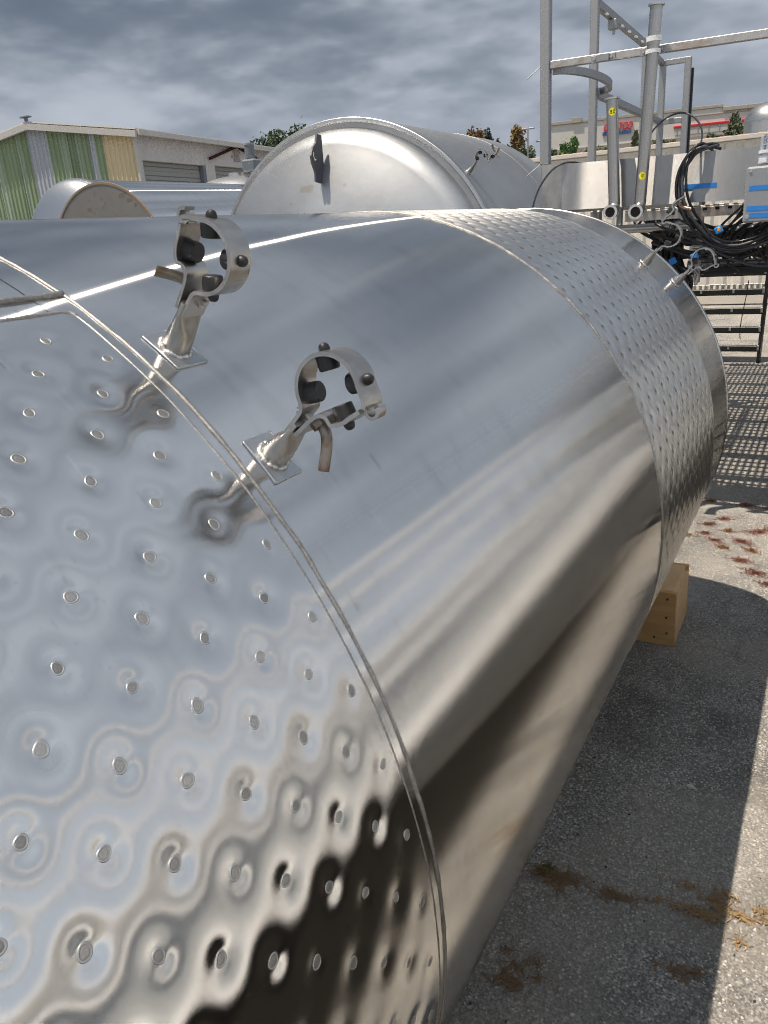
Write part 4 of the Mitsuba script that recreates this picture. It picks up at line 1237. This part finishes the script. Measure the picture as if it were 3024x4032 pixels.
def wall_text(text, x0, x1_, z0, h_, mat, name, shear=0.0, off=-0.35, depth=0.3):
    t_ = meshkit.text_mesh(text, h_, depth, bold=True)
    b0 = t_.bounds
    t_.vertices[:, 0] = (t_.vertices[:, 0] - b0[0, 0]) * (x1_ - x0) / (b0[1, 0] - b0[0, 0])
    t_.vertices[:, 0] += shear * (t_.vertices[:, 1] - b0[0, 1])
    obj(name, place(t_, SO + SR * x0 + SF * off + A([0, 0, z0]), [SR, [0, 0, 1], -SF]), mat, st)


zs = sz(0.0931, -13.6)
wall_text('COSTCO', sx(-14.5), sx(-12.72), zs + 0.05, 1.75, 'sign_red', 'sign_lettering', 0.25, off=-0.1, depth=0.4)
wall_text('WHOLESALE', sx(-13.95), sx(-12.75), zs - 1.08, 0.85, 'sign_blue', 'sign_lettering', 0.1, off=-0.1)
for k, (a0, a1) in enumerate(((-14.52, -14.0), (-14.52, -14.0), (-14.52, -14.0))):
    sbx(sx(a0), sx(a1), zs - 1.08 + 0.33 * k, zs - 0.88 + 0.33 * k, -0.35, -0.05, 'sign_blue', 'sign_stripe', 0.02)


# trees and bushes
def tree(name, label, cat, base, h, w, trunk_h, mat, seed, n=1500, leafsize=0.2, blobs=9, cone=False, group=None):
    gg = np.random.default_rng(seed)
    t_ = thing(name, label, cat, group)
    base = A(base, float)
    obj('trunk', tube(spline([base, base + A([0.03 * w, 0, h * 0.35]), base + A([-0.02 * w, 0.02 * w, h * 0.8])], 10), np.linspace(0.05, 0.012, 10) * h * 0.45, 8), 'bark', t_, smooth=True)
    cen, rad = [], []
    for k in range(blobs):
        f = (k + 0.5) / blobs
        if cone:
            zc = trunk_h + (h - trunk_h) * f
            rw = w / 2 * (1 - f) * 1.05 + 0.05 * w
            cen.append([gg.normal(0, 0.15) * rw, gg.normal(0, 0.15) * rw, zc]); rad.append([rw, rw, (h - trunk_h) / blobs * 1.1])
        else:
            ph = gg.uniform(0, 6.28)
            q = gg.uniform(0.15, 1.0) ** 0.6
            zc = trunk_h + (h - trunk_h) * gg.uniform(0.18, 0.85)
            sl = 1 - 0.65 * abs((zc - trunk_h) / (h - trunk_h) - 0.42)
            cen.append([w * 0.36 * q * math.cos(ph) * sl, w * 0.36 * q * math.sin(ph) * sl, zc])
            s_ = gg.uniform(0.13, 0.25)
            rad.append([w * s_, w * s_, (h - trunk_h) * s_ * 0.8])
    for c_ in cen[:5]:
        pass
    cen, rad = A(cen), A(rad)
    k = gg.integers(0, blobs, n)
    d = gg.normal(size=(n, 3))
    d /= np.linalg.norm(d, axis=1, keepdims=True)
    p = cen[k] + d * rad[k] * (gg.random((n, 1)) ** 0.4) * (1 + 0.25 * gg.normal(size=(n, 1)) ** 2 * 0.4)
    u = gg.normal(size=(n, 3)); u /= np.linalg.norm(u, axis=1, keepdims=True)
    v_ = np.cross(u, gg.normal(size=(n, 3))); v_ /= np.linalg.norm(v_, axis=1, keepdims=True)
    s_ = leafsize * gg.uniform(0.6, 1.3, (n, 1))
    V = np.stack([p - u * s_, p + v_ * s_ * 0.45, p + u * s_, p - v_ * s_ * 0.45], 1).reshape(-1, 3) + base
    i = np.arange(n) * 4
    F = np.vstack([np.stack([i, i + 1, i + 2], 1), np.stack([i, i + 2, i + 3], 1)])
    obj('crown', (V, F), mat, t_)
    br = [tube(spline([base + A([0, 0, trunk_h * 0.8]), base + (A([0, 0, trunk_h]) + c_) / 2 * A([0.6, 0.6, 1]), base + c_], 7), np.linspace(0.012, 0.004, 7) * h, 5) for c_ in cen[:6]]
    obj('branches', cat_(br), 'bark', t_)
    return t_


def tree_at(name, label, cat, az, D, tan_top, w_deg, mat, seed, ground=0.0, n=1500, leaf=None, trunk=0.25, **kw):
    p = pol(az, D, 0)
    p[2] = ground
    h = CAM[2] + tan_top * D - ground
    w = 2 * D * math.tan(math.radians(w_deg / 2))
    tree(name, label, cat, p, h, w, h * trunk, mat, seed, n=n, leafsize=leaf or D * 0.0028, **kw)


tree_at('broad_tree', 'dark green tree behind the warehouse roof', 'tree', -36.2, 62, 0.1360, 3.3, 'leaf_dark', 1, n=2600, blobs=14, trunk=0.45)
tree_at('broad_tree', 'darker low tree top touching the left edge of the domed tank', 'tree', -34.4, 66, 0.1330, 2.4, 'leaf_dark', 2, n=1800, blobs=10, trunk=0.45)
tree_at('thin_tree', 'bare greyish tree, leftmost above the domed tank', 'tree', -23.85, 120, 0.1065, 0.75, 'leaf_grey', 3, n=260, blobs=6, trunk=0.5)
tree_at('autumn_tree', 'reddish brown tree above the domed tank, second from the left', 'tree', -22.75, 120, 0.1105, 1.8, 'leaf_rust', 4, n=1300, blobs=9, trunk=0.5)
tree_at('autumn_tree', 'dark green tree between the two brownish trees above the domed tank', 'tree', -21.7, 120, 0.1098, 1.3, 'leaf_grey', 5, n=1300, blobs=9, trunk=0.5)
tree_at('autumn_tree', 'tall yellow brown tree, largest above the domed tank', 'tree', -20.35, 120, 0.1125, 1.9, 'leaf_autumn', 6, n=2200, blobs=13, trunk=0.45)
tree_at('autumn_tree', 'low olive tree top just left of the platform corner post', 'tree', -19.35, 118, 0.097, 1.0, 'leaf_olive', 7, n=800, blobs=7, trunk=0.5)
tree_at('green_bush', 'bright green bushy tree in front of the store corner', 'tree', -16.65, 75, 0.0925, 1.75, 'leaf_green', 8, ground=0.3, n=2400, blobs=14, trunk=0.45)
tree_at('green_bush', 'small dark green bush right beside the platform corner post', 'bush', -17.75, 70, 0.0775, 0.9, 'leaf_dark', 9, ground=0.0, n=1000, blobs=8, trunk=0.45)
tree_at('small_conifer', 'small olive conifer below the store sign', 'tree', -12.45, 190, 0.0875, 0.85, 'leaf_olive', 10, ground=12.5, n=1200, blobs=7, trunk=0.1, cone=True)
tree_at('small_conifer', 'broad grey green conifer in front of the red awning', 'tree', -6.65, 190, 0.0955, 1.7, 'leaf_olive', 11, ground=12.5, n=2600, blobs=9, trunk=0.1, cone=True)
tree_at('green_bush', 'low grey green bush left of the broad conifer', 'bush', -7.75, 188, 0.0800, 1.1, 'leaf_olive', 12, ground=12.5, n=1300, blobs=8, trunk=0.15)
for az, lab, w_ in ((-14.9, 'long low olive hedge below the store wall, left part', 2.6), (-11.0, 'low olive hedge below the store wall, middle part', 2.6), (-5.0, 'low olive hedge below the store wall, right part', 2.4)):
    tree_at('hedge', lab, 'hedge', az, 200, 0.0785, w_, 'leaf_olive', 13 + int(abs(az)), ground=14.2, n=1800, blobs=14, trunk=0.3)
lpn = 0
for az, D, tn_, lab in ((-19.3, 110, 0.1035, 'thin parking lot lamp above the domed tank'), (-18.35, 110, 0.0895, 'lower thin lamp beside the platform corner post')):
    b = pol(az, D, 0); b[2] = 0
    t_ = thing('lamp_post', lab, 'lamp')
    h = CAM[2] + tn_ * D
    obj('pole', tube([b, b + A([0, 0, h])], 0.10, 8), 'post_steel', t_, smooth=True)
    obj('lamp_head', cat_([cbox(b + A([s_ * 0.5, 0, h]), (0.7, 0.3, 0.16), 0.03) for s_ in (-1, 1)]), 'post_steel', t_)


# ------------------------------------------------------------------ weeds, straw and loose stones on the asphalt
def weed(pos, size, mat, seed, label, group='red weeds in the asphalt cracks', along=0.0):
    gg = np.random.default_rng(seed)
    parts = []
    for k in range(int(170 * size / 0.1)):
        a = gg.uniform(0, 6.28)
        q = min(abs(gg.normal(0, size * 0.42)), size)
        b = A([pos[0] + q * math.cos(a) * 1.25 * math.cos(along) - q * math.sin(a) * 0.60 * math.sin(along), pos[1] + q * math.cos(a) * 1.25 * math.sin(along) + q * math.sin(a) * 0.60 * math.cos(along), 0.0])
        tip = b + A([gg.normal(0, 0.008), gg.normal(0, 0.008), gg.uniform(0.003, 0.018)])
        w_ = gg.uniform(0.0014, 0.0032)
        s_ = A([gg.normal(), gg.normal(), 0]); s_ /= np.linalg.norm(s_)
        mid = (b + tip) / 2 + A([0, 0, 0.004])
        parts.append(trimesh.Trimesh([b, mid - s_ * w_, tip, mid + s_ * w_], [[0, 1, 2], [0, 2, 3]], process=False))
    ca, sa = math.cos(along), math.sin(along)
    for k in range(7):            # creeping stems in the crack
        aa = along + k * math.pi / 7
        L = size * (1.2 if k == 0 else 0.62)
        st_ = [(pos[0] + L * f * math.cos(aa), pos[1] + L * f * math.sin(aa), 0.0015 + 0.0012 * math.sin(9 * f + k)) for f in np.linspace(-1, 1, 9)]
        parts.append(tube(st_, 0.0011, 5))
    t_ = obj('red_weed', cat_(parts), mat, label=label, category='weed', group=group)


spots = [(0.50, 3.93, 0.07, 0), (0.60, 3.98, 0.04, 0), (0.655, 3.90, 0.05, -0.5), (0.70, 3.82, 0.05, -0.6), (0.60, 4.12, 0.05, 0.2), (0.66, 4.22, 0.05, 0.3), (0.70, 4.05, 0.04, 0), (0.78, 3.92, 0.08, -0.5),
         (0.84, 4.08, 0.09, 0.2), (0.90, 4.15, 0.07, 0.3), (0.80, 3.68, 0.07, -0.3), (0.87, 3.56, 0.08, -0.5), (0.83, 3.82, 0.05, -0.6), (0.74, 4.48, 0.06, 0), (0.88, 4.46, 0.06, 0), (0.56, 4.50, 0.05, 0), (0.93, 3.45, 0.06, -0.5)]
for k, (x, y, s, al) in enumerate(spots):
    weed((x, y), s, 'weed_red' if k % 3 else 'weed_rust', 100 + k, 'low reddish weed growing in a crack of the sunlit asphalt behind the chock', along=al)


def straw_patch(pos, sx_, sy_, n, mat, seed, label):
    gg = np.random.default_rng(seed)
    parts = []
    sub = gg.normal(size=(9, 2)) * [sx_, sy_]
    for k in range(int(n * 0.42)):
        q = sub[gg.integers(0, 9)] + gg.normal(size=2) * [sx_ * 0.42, sy_ * 0.42] * abs(gg.normal())
        b = A([pos[0] + q[0], pos[1] + q[1], 0.002 + 0.006 * gg.random()])
        a = gg.uniform(0, 3.14)
        L = gg.uniform(0.012, 0.042)
        d = A([math.cos(a), math.sin(a), gg.normal(0, 0.25)])
        s_ = A([-math.sin(a), math.cos(a), 0]) * gg.uniform(0.0007, 0.0017)
        up = A([0, 0, 0.0012])
        p0, p1 = b - d * L / 2, b + d * L / 2
        parts.append(trimesh.Trimesh([p0 - s_, p0 + s_, p1, (p0 + p1) / 2 + up + s_ * 0.2], [[0, 1, 2], [0, 1, 3], [1, 2, 3], [0, 3, 2]], process=False))
    obj('dry_grass', cat_(parts), mat, label=label, category='dry grass', kind='stuff')


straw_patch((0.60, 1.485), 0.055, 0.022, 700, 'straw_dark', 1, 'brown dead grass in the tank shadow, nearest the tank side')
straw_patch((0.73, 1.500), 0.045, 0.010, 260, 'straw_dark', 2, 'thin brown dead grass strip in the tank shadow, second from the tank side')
straw_patch((0.93, 1.535), 0.045, 0.020, 650, 'straw', 3, 'straw coloured dead grass lying across the shadow edge at the right')
straw_patch((1.05, 1.560), 0.050, 0.022, 800, 'straw', 4, 'sunlit straw coloured dead grass at the right border')
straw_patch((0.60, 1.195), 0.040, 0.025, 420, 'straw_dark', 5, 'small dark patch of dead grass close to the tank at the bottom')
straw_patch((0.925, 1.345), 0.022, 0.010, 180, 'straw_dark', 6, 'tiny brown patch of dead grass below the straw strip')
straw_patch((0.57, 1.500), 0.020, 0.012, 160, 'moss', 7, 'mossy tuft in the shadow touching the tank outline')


def stones(n, mat, seed, lo, hi, name, label):
    gg = np.random.default_rng(seed)
    base = trimesh.creation.icosphere(1, 1.0)
    parts = []
    for k in range(n):
        m_ = base.copy()
        s_ = gg.uniform(lo, hi)
        m_.vertices = m_.vertices * (A([1, 1, 0.55]) * gg.uniform(0.7, 1.2, 3)) * s_ * (1 + 0.15 * gg.normal(size=(len(m_.vertices), 1)))
        y = gg.uniform(0.9, 5.0)
        m_.vertices += A([gg.uniform(0.35, 1.15), y, s_ * 0.15])
        parts.append(m_)
    obj(name, cat_(parts), mat, label=label, kind='stuff', category='gravel')


stones(260, 'stone_pale', 3, 0.0016, 0.0042, 'gravel', 'scattered pale grit stones on the asphalt')
stones(160, 'stone_dark', 4, 0.0015, 0.0040, 'gravel', 'scattered dark grit stones on the asphalt')
obj('stone', trimesh.Trimesh(*[(lambda m_: (m_.vertices * [0.011, 0.008, 0.006] * (1 + 0.12 * np.random.default_rng(2).normal(size=(len(m_.vertices), 1))) + [0.842, 1.970, 0.003], m_.faces))(trimesh.creation.icosphere(2, 1.0))][0]),
    'stone_pale', smooth=40, label='largest pale pebble lying in the middle of the tank shadow', category='stone')
